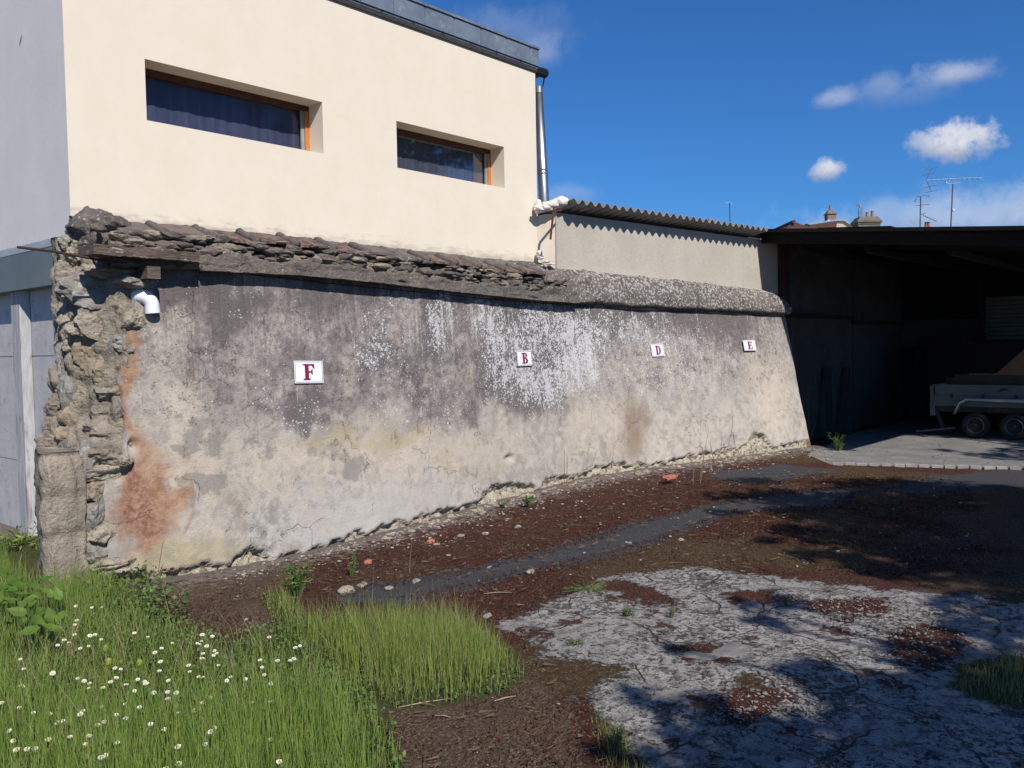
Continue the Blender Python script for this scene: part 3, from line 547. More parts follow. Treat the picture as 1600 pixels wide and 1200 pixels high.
# coping : profile swept along X, noisy
nX=460; nP=34
def cop_profile(x,k):
    """k 0..1 from the underside lip to the top at the wall behind"""
    yt=interp(x,KT); zc=interp(x,KC)
    if x<8.06: ytop=6.66; ztop=2.675
    else:
        ytop=GA[1]+(x-GA[0])*gd[1]/gd[0]+.01; ztop=2.60-.02*(x-8.06)-.02*max(0,x-11)
    r=max(0,min(1,(x-7.4)/1.2))           # 0 tiled part, 1 rounded part
    A1=[(.10,-.0),(-.085,0),(-.10,.03),(-.095,.10),(-.05,.13),(.0,.165),(.02,.235),(.10,.29),(.22,.33),(.40,.385)]
    ks=np.linspace(0,1,len(A1)); dy=np.interp(k,ks,[a[0] for a in A1]); dz=np.interp(k,ks,[a[1] for a in A1])
    ya=yt+dy; za=zc+dz; 
    if k>.66: w=(k-.66)/.34; ya=ya*(1-w)+ytop*w; za=za*(1-w)+ztop*w
    # rounded
    if k<.12: yb=yt+.10-(.19)*(k/.12); zb=zc
    else:
        w=(k-.12)/.88; a=w*math.pi/2; yb=(yt-.09)+(ytop-yt+.09)*(1-math.cos(a)); zb=zc+.02+(ztop-zc-.02)*(math.sin(a)**.85)
    return ya*(1-r)+yb*r, za*(1-r)+zb*r
b=MB(); lic=[]; pal=[]; xs2=np.linspace(2.66,WX1+.03,nX)
for x in xs2:
    r=max(0,min(1,(x-7.4)/1.2))
    for j in range(nP):
        k=j/(nP-1); y,z=cop_profile(x,k)
        amp=(.042*(1-r)+.018*r)*(1 if .15<k<.9 else .3)
        if .38<k<.62 and r<1: amp*=1.5
        d1=fb((x*1.0,k*2.5,1),3.2,4)*amp; d2=fb((x,k*3,7),12,3)*amp*.7
        y+=-(d1+d2); z+=(d1+d2)*.6
        sag=.012*fb((x,0,0),2.5,2); z+=sag if .05<k<.9 else 0
        e=max(0,(x-(WX1-.25))/.28)
        if e>0: z-=e*e*.10*k; 
        b.v.append((x,y,z)); pal.append((1-r)*max(0,1-abs(k-.48)/.2)*max(0,min(1,.6+1.6*fb((x,2,2),1.1,2)))); lic.append(.78*r+.25*k+.5*r*max(0,(k-.7)/.3))
b.f=[(i*nP+j,(i+1)*nP+j,(i+1)*nP+j+1,i*nP+j+1) for i in range(nX-1) for j in range(nP-1)]
b.f+=[tuple(range(nP))[::-1],tuple(range((nX-1)*nP,nX*nP))]
cp=b.obj('coping',coping,ow,smooth=True,attrs={'pale':pal,'lichen':lic})
# smooth lip bands under the coping (dark mortar strip with shadow gap)
b=MB(); n=400; vs=[]
xl=np.linspace(3.32,8.2,n)
for x in xl:
    y=interp(x,KT)-.112+.012*fb((x,1,1),5,4); z=interp(x,KC)-.006+.006*fb((x,7,1),9,3)
    hh=.075+.045*fb((x,0,4),3.5,4); vs+=[(x,y+.12,z),(x,y,z),(x,y+.004,z+hh),(x,y+.12,z+hh)]
b.add(vs,[(4*i+j,4*i+4+j,4*i+5+j,4*i+1+j) for i in range(n-1) for j in range(3)]+[(0,1,2,3)])
b.obj('mortar_lip',coping,ow,attrs={'pale':[.3+.5*fb((v[0],0,0),1.5) for v in vs],'lichen':[.25]*len(vs)})
# timber lintel end at the left
q0=onY(146,388,5.88); q1=onY(313,402,5.90)
b=MB(); nn=30; vs=[]
for i in range(nn+1):
    k=i/nn; c_=q0+(q1-q0)*k
    for dy,dz in ((.24,-.03),(0,-.035),(-.005,.03),(.24,.035)): vs.append(c_+[0,dy+.006*fb((k*9,dy,dz),3),dz+.008*fb((k*12,dz*9,2),2)])
b.add(vs,[(4*i+j,4*i+4+j,4*i+4+(j+1)%4,4*i+(j+1)%4) for i in range(nn) for j in range(4)]+[(0,1,2,3),(4*nn+3,4*nn+2,4*nn+1,4*nn)])
b.obj('timber_lintel',timber,ow)
b=MB(); q=onY(239,424,5.93); b.box(tuple(q+[-.045,-.01,-.05]),tuple(q+[.05,.14,.035])); b.obj('timber_stub',timber,ow)
# roof tiles on the coping
def tile(xa,xb,i):
    b=MB(); n=10; m=6; vs=[]
    tilt=.01*math.sin(i*2.3)
    for a in range(n+1):
        x=xa+(xb-xa)*a/n
        yt=interp(x,KT)
        for c_ in range(m+1):
            k=c_/m; y=yt-.045+.26*k+.008*math.sin(i*3); z=2.525+ (interp(x,KC)-2.26)*.55+.095*k+tilt-.012*abs(2*a/n-1)**3
            z+=.004*fb((x,k,i),9); vs.append((x,y,z))
    N1=len(vs); vs+=[(v[0],v[1]+.002,v[2]-.022) for v in vs]
    fs=[]
    w=m+1
    for a in range(n):
        for c_ in range(m):
            q=a*w+c_; fs.append((q,q+w,q+w+1,q+1)); fs.append((N1+q+1,N1+q+w+1,N1+q+w,N1+q))
    for a in range(n): q=a*w; fs.append((q,N1+q,N1+q+w,q+w))
    for c_ in range(m): fs.append((c_,c_+1,N1+c_+1,N1+c_)); q=n*w+c_; fs.append((q+1,q,N1+q,N1+q+1))
    b.add(vs,fs)
    o=b.obj('roof_tile',tile_o if i in(2,3,4,5,8,9,10,11,12) else tile_d,ow,smooth=False)
    # roll
    b=MB(); pts=[]; yt=interp(xb,KT)
    zoff=(interp(xb,KC)-2.26)*.55
    b.tube([(xb-.035+.02*k+.045,yt-.048+.29*k,2.518+zoff+.098*k) for k in np.linspace(0,1,7)],[.034+.005*math.sin(k*2+i) for k in range(7)],10)
    b.obj('tile_roll',tile_r,o,smooth=True)
xb=[2.76,3.10,3.47,3.85,4.22,4.60,4.99,5.36,5.74,6.13,6.5,6.9,7.28,7.62]
for i in range(len(xb)-1): tile(xb[i]+.01,xb[i+1]-.03,i)
# crumbling stones and loose courses under the tiles
dks=M_('dark_stone',(.13,.112,.098),(.08,.07,.063),10,.93,c3=(.30,.27,.24),sc3=24,amt3=.7,bump=.9,bd=.015,bsc=42)  # darker stone tone for part of the loose courses
for mi,m_ in enumerate((dks,chalk2,tile_d,dks)):
    b=MB()
    for i in range(60):
        x=2.78+random.random()*5.2; yt=interp(x,KT); z=interp(x,KC)+.11+.15*random.random()
        s_=.018+.035*random.random(); b.rock((x,yt-.02-.03*random.random(),z),(s_*2.2,.055,s_*(.55+.3*random.random())),i*1.37+mi*77,sub=2,rough=.2)
    b.obj('rubble_course',m_,ow,smooth=False)
# left end : mortar core and stones
def endY(z): return 0
core=MB(); nz=90; plan=[(2.96,6.13),(2.80,6.10),(2.72,6.16),(2.62,6.30),(2.53,6.46),(2.50,6.60),(2.60,6.72)]
planL=[(2.96,6.12),(2.80,6.10),(2.64,6.11),(2.52,6.12),(2.45,6.20),(2.40,6.5),(2.6,6.72)]
L=len(plan); sub=10; npl=(L-1)*sub+1
for j in range(nz+1):
    z=-.05+2.55*j/nz
    for i in range(npl):
        a=i/sub; i0=min(int(a),L-2); f=a-i0
        pu=np.array(plan[i0])*(1-f)+np.array(plan[i0+1])*f; pd=np.array(planL[i0])*(1-f)+np.array(planL[i0+1])*f
        w=max(0,min(1,(z-.85)/.35)); p=pd*(1-w)+pu*w
        if z>2.2: p=p+np.array([.04,.05])*min(1,(z-2.2)/.1)
        dirn=np.array([-.75,-.66]); am_=(.055 if i>4 else .055*i/4)
        dd=am_*fb((p[0]*1.4,p[1]*1.4,z),5.5,4)+am_*.5*fb((p[0],p[1],z+9),17,3)
        core.v.append((p[0]+dirn[0]*dd,p[1]+dirn[1]*dd,z))
core.f=[(j*npl+i,(j+1)*npl+i,(j+1)*npl+i+1,j*npl+i+1) for j in range(nz) for i in range(npl-1)]
core.f+=[tuple(range(nz*npl,(nz+1)*npl))]
core.obj('rubble_core',chalk2,ow,smooth=True,label='exposed yellowish rubble and mortar at the wall end')
def endpt(px,py,off=0.0):
    A1,B1=(2.84,6.06),(2.50,6.60)
    if py>700: A1,B1=(2.86,6.0),(2.44,6.14)
    q=onL(px,py,A1,B1); return q
stones=[(150,452,34,18,'g'),(118,500,20,20,'g'),(165,472,40,16,'g'),(128,520,26,24,'c'),(165,505,36,26,'c'),(160,545,30,30,'o'),(192,536,16,16,'g'),(105,555,14,30,'g'),(122,575,12,22,'g'),(175,590,24,24,'o'),(180,610,22,12,'b'),(122,605,20,32,'g'),(98,600,14,22,'b'),(96,632,16,20,'b'),(95,665,18,24,'b'),(125,650,24,32,'o'),(115,640,14,24,'g'),(170,640,18,22,'b'),(195,635,14,18,'g'),(150,640,12,20,'b'),(178,672,32,16,'b'),(132,672,26,24,'o'),(100,690,24,16,'b'),(180,700,28,14,'c'),(190,722,9,9,'c'),(130,722,14,22,'g'),(160,712,22,14,'b'),(142,765,15,18,'o'),(142,800,15,20,'g'),(145,838,17,13,'c'),(140,860,14,20,'g'),(145,740,24,14,'c'),(170,880,26,9,'c'),(188,893,26,8,'c'),(120,478,16,14,'c'),(112,530,12,18,'c'),(185,425,34,10,'b'),(205,440,20,8,'g'),(150,425,18,10,'c'),(120,400,16,14,'c'),(108,430,14,22,'c'),(200,500,14,18,'c'),(150,490,20,10,'c'),(165,520,24,12,'c'),(112,380,12,14,'c')]
mt={'g':stg,'b':stb,'o':sto,'c':chalk}
for i,(px,py,rx,ry,m) in enumerate(stones):
    q=endpt(px,py); k=np.linalg.norm(q-CAM)/FPX
    b=MB(); q=q+np.array([.03,.035,0]); b.rock(q,(rx*k*1.38,.10,ry*k*1.25),i*2.9+1,sub=4,rough=.17); b.obj('stone',mt[m],ow,smooth=False)
# rendered cap lump at left top of the coping end
b=MB()
for i,(px,py,rx,ry) in enumerate([(135,352,22,20),(128,368,16,18),(150,345,22,14),(132,385,20,12),(150,370,16,22),(168,352,22,12)]):
    q=onL(px,py,(2.78,6.12),(2.6,6.5)); k=np.linalg.norm(q-CAM)/FPX; b.rock(q+np.array([.03,.04,0]),(rx*k*1.2,.15,ry*k*1.15),i*3.3,sub=4,rough=.13)
b.obj('coping_end',coping,ow,smooth=True,attrs={'pale':[0]*len(b.v),'lichen':[.4]*len(b.v)})
# low pier stub at far left
b=MB(); nz=40; nn=30; plan2=[(2.50,6.22),(2.46,6.08),(2.45,6.04),(2.33,6.02),(2.20,6.02),(2.18,6.06),(2.24,6.28),(2.34,6.6),(2.5,6.7)]
L=len(plan2); sub=8; npl=(L-1)*sub+1
for j in range(nz+1):
    z=-.05+1.05*j/nz
    for i in range(npl):
        a=i/sub; i0=min(int(a),L-2); f=a-i0; p=np.array(plan2[i0])*(1-f)+np.array(plan2[i0+1])*f
        p=p+(np.array([2.3,6.4])-p)*(.10*max(0,(z-.93)/.07)); dd=.022*fb((p[0]*2,p[1]*2,z),6,4)
        dj=.02*math.exp(-((z-.45)/.012)**2)+.02*math.exp(-((z-.72)/.012)**2)
        b.v.append((p[0]+dd-.0+dj*.7,p[1]-dd+dj,z))
b.f=[(j*npl+i,(j+1)*npl+i,(j+1)*npl+i+1,j*npl+i+1) for j in range(nz) for i in range(npl-1)]+[tuple(range(nz*npl,(nz+1)*npl))]
b.obj('pier_stub',M_('rough_pier_mortar',(.36,.30,.235),(.27,.225,.175),6,.95,c3=(.17,.135,.10),sc3=30,amt3=.7,bump=1,bd=.02,bsc=50),ow,smooth=True,label='low rough mortar pier at the foot of the wall end')
# ---------------------------------------------------------------- drain elbow, rod, signs
pvc=M_('white_pvc',(.74,.76,.80),(.72,.74,.78),3,.35,bump=0,spec=.5)
b=MB(); c0=onY(214,463,6.12); R=.072
pts=[c0+np.array([.0,.05,0.])]
for a in np.linspace(0,math.pi/2,12): 
    o_=R*math.sin(a); pts.append(c0+np.array([.60*o_*1.0+.035*math.sin(a),-o_*.85,-R*(1-math.cos(a))+.005]))
pts.append(pts[-1]+np.array([.004,0,-.055])); 
b.tube(pts,[.050]*13+[.052],24,caps=False); b.tube(pts[::-1],[.046]*14,24,caps=False)
k_=len(b.v)//2
dp=b.obj('drain_pipe',pvc,smooth=True); tag(dp,'white plastic drain elbow sticking out near the left end of the old wall','drain pipe')
b=MB(); b.tube([pts[2]-(pts[3]-pts[2])*.2,pts[2]+(pts[3]-pts[2])*.35],.053,24); b.obj('pipe_socket',pvc,dp,smooth=True)
b=MB(); rp=[onL(px,py,(2.0,5.85),(13.0,5.60)) for px,py in []]
def rodp(px,py,off=.03):
    Y=6.0
    for _ in range(3): q=onY(px,py,Y); Y=interp(max(2.7,q[0]),KT)-off
    return onY(px,py,Y)
rp=[rodp(27,386,.12),rodp(85,393,.12),rodp(165,408,.12),rodp(235,413,.06),rodp(320,419,.02)]
for px,py in [(400,430),(500,441),(640,455),(760,467),(900,477),(1050,486),(1228,495)]: rp.append(rodp(px,py,.012))
b.tube(rp[:4],[.009,.009,.009,.007],8); b.tube(rp[3:],.005,6); o=b.obj('iron_rod',M_('dark_rod',(.06,.035,.03),(.04,.025,.022),20,.8)); tag(o,'thin rusty rod running under the coping and sticking out left','rod')
# hanging rod end at the far end
b=MB(); a0=np.array([13.0,5.68,2.12]); b.tube([a0,onX(1230.5,560,13.0)],.012,6); b.tube([a0+[.0,.0,0],onX(1228.5,545,13.0)],.008,6); b.stone(onX(1231,573,13.0),(.028,.028,.045),3.3,sub=1)
o=b.obj('hanging_rod',rust); tag(o,'rusty rod with a knotted end hanging at the far end of the old wall','rod')
signw=M_('sign_white',(.80,.79,.84),(.77,.76,.81),3,.35,bump=0,spec=.5); signr=M_('sign_maroon',(.22,.012,.055),(.20,.012,.05),3,.5,bump=0); signl=M_('sign_line',(.10,.09,.12),rough=.5,bump=0)
def letter_polys(ch):
    def arc(cx,cy,rx,ry,a0,a1,n=14): return [(cx+rx*math.cos(a0+(a1-a0)*i/n),cy+ry*math.sin(a0+(a1-a0)*i/n)) for i in range(n+1)]
    h=math.pi/2; s=.075
    if ch=='F': return [[(0,0),(.42,0),(.42,s),(.33,s*1.4),(.33,.46),(.46,.46),(.50,.34),(.56,.34),(.56,.68),(.50,.68),(.46,.56),(.33,.56),(.33,.9),(.52,.9),(.60,.72),(.68,.70),(.66,1),(0,1),(0,1-s),(.10,1-s*1.4),(.10,s*1.4),(0,s)]]
    if ch=='E': return [[(0,0),(.68,0),(.72,.32),(.65,.32),(.56,.10),(.33,.10),(.33,.46),(.44,.46),(.49,.34),(.55,.34),(.55,.68),(.49,.68),(.44,.56),(.33,.56),(.33,.9),(.52,.9),(.60,.72),(.67,.72),(.66,1),(0,1),(0,1-s),(.10,1-s*1.4),(.10,s*1.4),(0,s)]]
    if ch=='D': return [[(0,0),(.34,0)]+arc(.34,.5,.40,.5,-h,h)+[(0,1),(0,1-s),(.10,1-s*1.4),(.10,s*1.4),(0,s)],[(.32,.09)]+[(.32,.09)]+arc(.32,.5,.19,.41,-h,h)]
    if ch=='B': return [[(0,0),(.40,0)]+arc(.40,.265,.33,.265,-h,h*.92)+arc(.38,.765,.29,.235,-h*.85,h)+[(0,1),(0,1-s),(.10,1-s*1.4),(.10,s*1.4),(0,s)],arc(.33,.275,.165,.185,-h,h)[::1]+[(.33,.46)],arc(.33,.745,.14,.165,-h,h)]
def letter_obj(ch,parent,org,ux,uz,un,W_,H_):
    cu=bpy.data.curves.new('letter','CURVE'); cu.dimensions='2D'; cu.fill_mode='BOTH'; cu.extrude=.0008
    for pl_ in letter_polys(ch):
        sp_=cu.splines.new('POLY'); sp_.points.add(len(pl_)-1); sp_.use_cyclic_u=True
        for i,(x,y) in enumerate(pl_): sp_.points[i].co=(x,y,0,1)
    tmp=bpy.data.objects.new('tmp',cu); col_.objects.link(tmp); bpy.context.view_layer.update()
    me=bpy.data.meshes.new_from_object(tmp.evaluated_get(bpy.context.evaluated_depsgraph_get())); bpy.data.objects.remove(tmp)
    for v in me.vertices:
        x,y,z=v.co; p=org+ux*(x*W_)+uz*(y*H_)+un*(.0022+z); v.co=Vector(p)-parent.location
    me.name='letter'; me.materials.clear(); me.materials.append(signr); o=bpy.data.objects.new('letter',me); col_.objects.link(o); o.parent=parent
for ch,cs,w_,h_,rot,desc in [('F',(480.5,581.5),.280,.185,-.03,'white plate with maroon letter F, nearest the pipe elbow'),('B',(817.5,560),.262,.165,.0,'white plate with maroon letter B between the F and D plates'),('D',(1026,547.5),.262,.165,.015,'small white plate with maroon letter D on the old wall'),('E',(1169.8,540),.30,.155,.0,'white plate with maroon letter E, nearest the dark hangar')]:
    c_=pxw(*cs); x_=c_[0]; z_=c_[2]
    yl=wallY(x_-.1,z_); yr=wallY(x_+.1,z_); ux=np.array([.2,yr-yl,0]); ux/=np.linalg.norm(ux); dzv=np.array([0,(wallY(x_,z_+.1)-wallY(x_,z_-.1)),.2]); uz=dzv/np.linalg.norm(dzv)
    un=np.cross(ux,uz); un/=np.linalg.norm(un)
    if un[1]>0: un=-un
    ux2=ux*math.cos(rot)+uz*math.sin(rot); uz2=uz*math.cos(rot)-ux*math.sin(rot); ux,uz=ux2,uz2
    base=c_+un*.020
    sg=thing('letter_sign',desc+' wall' if False else desc,'sign',base,'letter signs on the old wall')
    def sb(b,x0,x1,y0,y1,n0,n1): 
        vs=[base+ux*x+uz*y+un*n for n in (n0,n1) for x,y in ((x0,y0),(x1,y0),(x1,y1),(x0,y1))]; b.add(vs,[(0,1,2,3),(7,6,5,4),(0,4,5,1),(1,5,6,2),(2,6,7,3),(3,7,4,0)])
    b=MB(); sb(b,-w_/2,w_/2,-h_/2,h_/2,-.003,.0); b.obj('panel',signw,sg)
    b=MB(); i_=.007; t_=.0035
    for x0,x1,y0,y1 in ((-w_/2+i_,w_/2-i_,h_/2-i_-t_,h_/2-i_),(-w_/2+i_,w_/2-i_,-h_/2+i_,-h_/2+i_+t_),(-w_/2+i_,-w_/2+i_+t_,-h_/2+i_+t_,h_/2-i_-t_),(w_/2-i_-t_,w_/2-i_,-h_/2+i_+t_,h_/2-i_-t_)): sb(b,x0,x1,y0,y1,.0002,.0015)
    b.obj('border',signl,sg)
    H_=h_*.72; W2=H_*1.12*(1.35 if ch=='E' else 1.1); letter_obj(ch,sg,base-ux*(W2*.34)-uz*(H_/2),ux,uz,un,W2,H_)
# ---------------------------------------------------------------- concrete panel garage, far left
pg=thing('panel_garage','prefabricated concrete panel garage with zinc band, left of the old wall','garage',(2.7,8.0,0))
for zi,(z0,z1) in enumerate([(.0,.775),(.785,1.645),(1.655,2.17)]):
    b=MB(); b.box((2.66,6.7,z0),(2.72,11,z1)); b.obj('wall_panel',conc,pg)
b=MB(); b.box((2.70,6.7,.0),(2.74,11,2.2)); b.obj('joint_backing',blackp,pg)
for (ya,yb_) in [(6.72,6.94),(7.46,7.78),(8.7,9.0),(10.0,10.3)]:
    b=MB(); b.add([(2.655,ya-.0,0),(2.60,ya+.07,0),(2.60,yb_-.07,0),(2.655,yb_,0),(2.655,ya,2.17),(2.60,ya+.07,2.17),(2.60,yb_-.07,2.17),(2.655,yb_,2.17)],[(0,4,5,1),(1,5,6,2),(2,6,7,3),(4,7,6,5)]); b.obj('pillar',concp,pg)
b=MB(); b.box((2.555,6.70,2.172),(2.64,11,2.455)); b.obj('zinc_band',teal,pg)
b=MB(); n=60; vs=[]
for i in range(n+1):
    y=6.40+(11-6.40)*i/n; jj=.006*fb((y,1,1),6); vs+=[(2.553,y,2.452+jj*.4),(2.545,y,2.40+.05 if y>6.7 else 2.452),(2.668,y,2.545+jj),(2.668,y,2.53+jj)]
b.add([v for i in range(n+1) for v in (vs[4*i],vs[4*i+2])],[(2*i,2*i+1,2*i+3,2*i+2) for i in range(n)]); b.obj('flashing',zinc,pg)
b=MB(); b.box((2.75,6.75,0),(2.8,11,2.4)); b.obj('inner_wall',conc,pg)
# ---------------------------------------------------------------- hangar
EY=1.9; VA=(12.6,5.85); VB=(11.81,EY)
v0=onL(1197,357.5,VA,VB); v1=onL(1600,352.5,VA,VB)
def rz(y): return float(v1[2]+(v0[2]-v1[2])*(y-v1[1])/(v0[1]-v1[1]))
def xv(y): return VA[0]+(VB[0]-VA[0])*(VA[1]-y)/(VA[1]-VB[1])
XV=12.6
shade_conc=M_('shade_dark_concrete',(.050,.047,.045),(.034,.032,.031),2,.95,c3=(.07,.066,.062),sc3=5,amt3=.5,bump=.4,bd=.01)  # concrete darkened: the hangar's inner shade is put into its colour
shade_sheet=M_('shade_dark_sheet',(.014,.012,.012),(.010,.009,.009),3,.9)  # near-black sheet, hangar gloom painted into the base colour
ha=thing('hangar','dark open hangar with flat roof, concrete panel wall and rusty post','hangar',(16,4,0))
b=MB(); 
for (xa,xb_,ya,yb_) in [(XV,20.5,EY,6.6)]:
    b.add([(xv(ya),ya,rz(ya)-.0),(xb_,ya,rz(ya)),(xb_,yb_,rz(yb_)),(xv(yb_),yb_,rz(yb_)),(xv(ya),ya,rz(ya)-.05),(xb_,ya,rz(ya)-.05),(xb_,yb_,rz(yb_)-.05),(xv(yb_),yb_,rz(yb_)-.05)],[(0,1,2,3),(7,6,5,4),(0,4,5,1),(1,5,6,2),(2,6,7,3),(3,7,4,0)])
b.obj('roof',shade_sheet,ha)
b=MB(); b.add([(xv(3.9),3.9,rz(3.9)+.004),(xv(5.),5.0,rz(5.0)+.004),(XV+1.2,5.0,rz(5.0)+.004),(XV+1.2,3.9,rz(3.9)+.004),(xv(3.9),3.9,rz(3.9)+.02),(xv(5.),5.0,rz(5)+.008),(XV+1.2,5,rz(5)+.008),(XV+1.2,3.9,rz(3.9)+.02)],[(4,5,6,7),(0,4,7,3),(0,1,5,4)]); b.obj('roof_sheet',shade_sheet,ha)
for xx,dp_ in [(XV+.12,.16),(16.0,.2),(18.4,.2)]:
    o0=xv(EY+.05)-XV if xx<13 else 0
    b=MB(); b.add([(xx+o0,EY+.05,rz(EY)-.052),(xx+.1+o0,EY+.05,rz(EY)-.052),(xx+.1,6.0,rz(6)-.052),(xx,6.0,rz(6)-.052),(xx+o0,EY+.05,rz(EY)-.05-dp_),(xx+.1+o0,EY+.05,rz(EY)-.05-dp_),(xx+.1,6.0,rz(6)-.05-dp_),(xx,6.0,rz(6)-.05-dp_)],[(7,6,5,4),(0,4,5,1),(1,5,6,2),(2,6,7,3),(3,7,4,0)]); b.obj('rafter',rustd,ha)
for yy in (2.2,3.3,4.4,5.4):
    b=MB(); b.box((XV+.25,yy,rz(yy)-.30),(20,yy+.07,rz(yy)-.22)); b.obj('purlin',rustd,ha)
b=MB(); pc=onY(1225,430,5.93); b.box((pc[0]-.11,5.90,0),(pc[0]+.11,5.98,3.36)); b.obj('post',M_('rusty_post_paint',(.075,.022,.017),(.045,.018,.014),6,.8,c3=(.02,.015,.015),sc3=9,amt3=.6,bump=.4,bd=.004),ha)
b=MB(); b.box((19.9,EY,0),(20.0,EY+.12,3.0)); b.obj('eave_post',rustd,ha)
bays=[(13.45,16.17,2.10),(16.21,19.0,2.02)]
for i,(xa,xb_,zr) in enumerate(bays):
    b=MB(); b.box((xa,5.85,0),(xb_,5.95,zr-.045)); b.box((xa,5.85,zr+.0),(xb_,5.95,3.33)); b.obj('wall_panel',shade_conc,ha)
b=MB(); b.box((13.3,5.96,0),(19.2,6.05,3.35)); b.obj('backing_wall',shade_sheet,ha)
for i,(xa,xb_,zr) in enumerate(bays):
    b=MB(); b.box((xa-.1,5.80,zr-.05),(xb_+.02,5.86,zr+.02)); b.obj('rail',rustd,ha)
b=MB(); b.box((19.0,1.5,0),(19.1,5.96,1.50)); b.box((19.0,1.5,2.06),(19.1,5.96,3.3)); b.obj('back_wall',shade_sheet,ha)
b=MB(); b.box((19.02,1.5,1.50),(19.1,5.96,2.06)); b.obj('back_band',M_('pale_block',(.06,.06,.058),(.05,.05,.048),3,.9),ha,label='paler block band across the back wall')
# things inside the hangar
for x,desc in ((15.05,'dark steel channel leaning on the concrete wall, left of the pair'),(16.0,'dark steel channel leaning on the concrete wall, right of the pair')):
    b=MB(); q0=onY(1297 if x<15.5 else 1324,690,5.62); q1=onY(1290.5 if x<15.5 else 1322,575,5.79)
    q0[2]=.0; b.bar(q0,q1,.10,.05,(0,-1,0)); b.bar(q0+[.055,-.03,0],q1+[.055,-.03,0],.012,.06,(0,-1,0)); b.bar(q0+[-.055,-.03,0],q1+[-.055,-.03,0],.012,.06,(0,-1,0)); o=b.obj('steel_channel',darkm); tag(o,desc,'steel channel','channels leaning in the hangar')
# mesh panel stack
b=MB(); A0=onX(1452,672,18.2); 
pm=thing('mesh_panel','stack of dark wire mesh panels leaning in the hangar corner','mesh panel',(18.4,5.0,0))
for k in range(3):
    b=MB(); x0=18.25+.12*k; ya,yb_=5.45,4.62
    for i in range(9): y=ya+(yb_-ya)*i/8; b.bar((x0,y,.02),(x0+.5,y,1.75-.05*k),.02,.02)
    for j in range(12): f=j/11; b.bar((x0+.5*f,ya,.02+1.7*f),(x0+.5*f,yb_,.02+1.7*f),.018,.018)
    b.obj('grid',darkm,pm)
# pale slatted shutter stack, brown post, rust container
pale=M_('pale_slats',(.11,.10,.078),(.09,.085,.068),4,.8)
st=thing('slatted_board','stack of pale slatted boards standing at the back of the hangar','board stack',(18.6,3.6,0))
ya=onX(1541,500,18.6)[1]
b=MB(); zt=onX(1541,464,18.6)[2]
for j in range(11):
    z0=1.55+j*(zt-1.55)/11; b.box((18.55,ya-1.6,z0),(18.62,ya,z0+(zt-1.55)/11-.012))
b.obj('slats',pale,st); b=MB(); b.box((18.63,ya-1.6,0),(18.68,ya,zt-.02)); b.obj('backing',shade_sheet,st)
b=MB(); b.bar(onX(1527,440,18.3),onX(1552,600,18.3)*np.array([1,1,0])+np.array([0,0,.0]),.12,.08); o=b.obj('leaning_beam',rustd); tag(o,'dark brown beam leaning beside the pale slatted boards','beam')
bx=thing('rusty_container','dark rust-brown box container standing behind the trailer','container',(17.9,3.2,0))
b=MB(); y0=onX(1450,560,17.7)[1]; z1=onX(1450,537,17.7)[2]; b.box((17.7,1.6,.12),(18.25,y0,z1)); b.obj('box',M_('rust_panel',(.025,.012,.010),(.018,.010,.009),3,.85),bx)
b=MB(); b.box((17.66,1.58,z1+.001),(18.28,y0+.02,z1+.04)); b.obj('lid',rustd,bx)
for yy in (1.8,2.8,y0-.3): b=MB(); b.box((17.8,yy,0),(18.1,yy+.1,.118)); b.obj('skid',rustd,bx)
# ---------------------------------------------------------------- trailer
TX=15.98
tr=thing('trailer','grey drop-side twin-axle trailer with white mudguard parked in the hangar','trailer',(TX+.8,2.7,0))
galv=M_('galvanised_panel',(.13,.14,.14),(.105,.115,.115),4,.5,bump=.15,bd=.003,metal=.2)
whitep=M_('white_mudguard',(.34,.36,.365),(.29,.31,.32),4,.45,bump=.05)
tyre=M_('tyre_rubber',(.018,.018,.019),(.025,.024,.024),20,.8)
rimm=M_('silver_rim',(.30,.31,.32),(.22,.23,.24),8,.35,bump=.05,metal=.6,spec=.5)
yR=4.42; yF=.75; 
b=MB(); b.box((TX,yF,.50),(TX+1.55,yR,.56)); b.box((TX+.05,yF-.02,.42),(TX+.13,yR-.05,.497)); b.box((TX+1.4,yF-.02,.42),(TX+1.48,yR-.05,.497)); b.obj('chassis',darkm,tr)
b=MB(); b.box((TX-.03,yF,.70),(TX+.0,yR-.04,.875)); b.box((TX-.045,yF,.862),(TX+.005,yR-.04,.885)); b.box((TX-.04,yF,.775),(TX-.031,yR-.04,.785)); sd=b.obj('drop_side',galv,tr)
b=MB(); b.box((TX-.028,yF,.52),(TX+.0,yR-.04,.697)); b.box((TX-.038,yF,.675),(TX-.029,yR-.04,.695)); b.obj('side_rail',galv,tr)
for k in range(7): b=MB(); y=yR-.35-k*.48; b.box((TX-.052,y,.66),(TX-.041,y+.05,.73)); b.obj('hinge',darkm,tr)
b=MB(); yl=onX(1570,615,TX)[1]; b.box((TX-.062,yl-.05,.80),(TX-.046,yl+.05,.84)); b.bar((TX-.068,yl,.82),(TX-.068,yl+.09,.77),.015,.02); b.obj('latch',darkm,tr)
b=MB(); b.box((TX+1.5,yF,.56),(TX+1.53,yR,.875)); b.box((TX,yR,.56),(TX+1.55,yR+.03,.875)); b.obj('tail_board',galv,tr)
b=MB(); b.box((TX-.03,yR-.06,.35),(TX+.03,yR+.02,.86)); b.obj('corner_post',galv,tr)
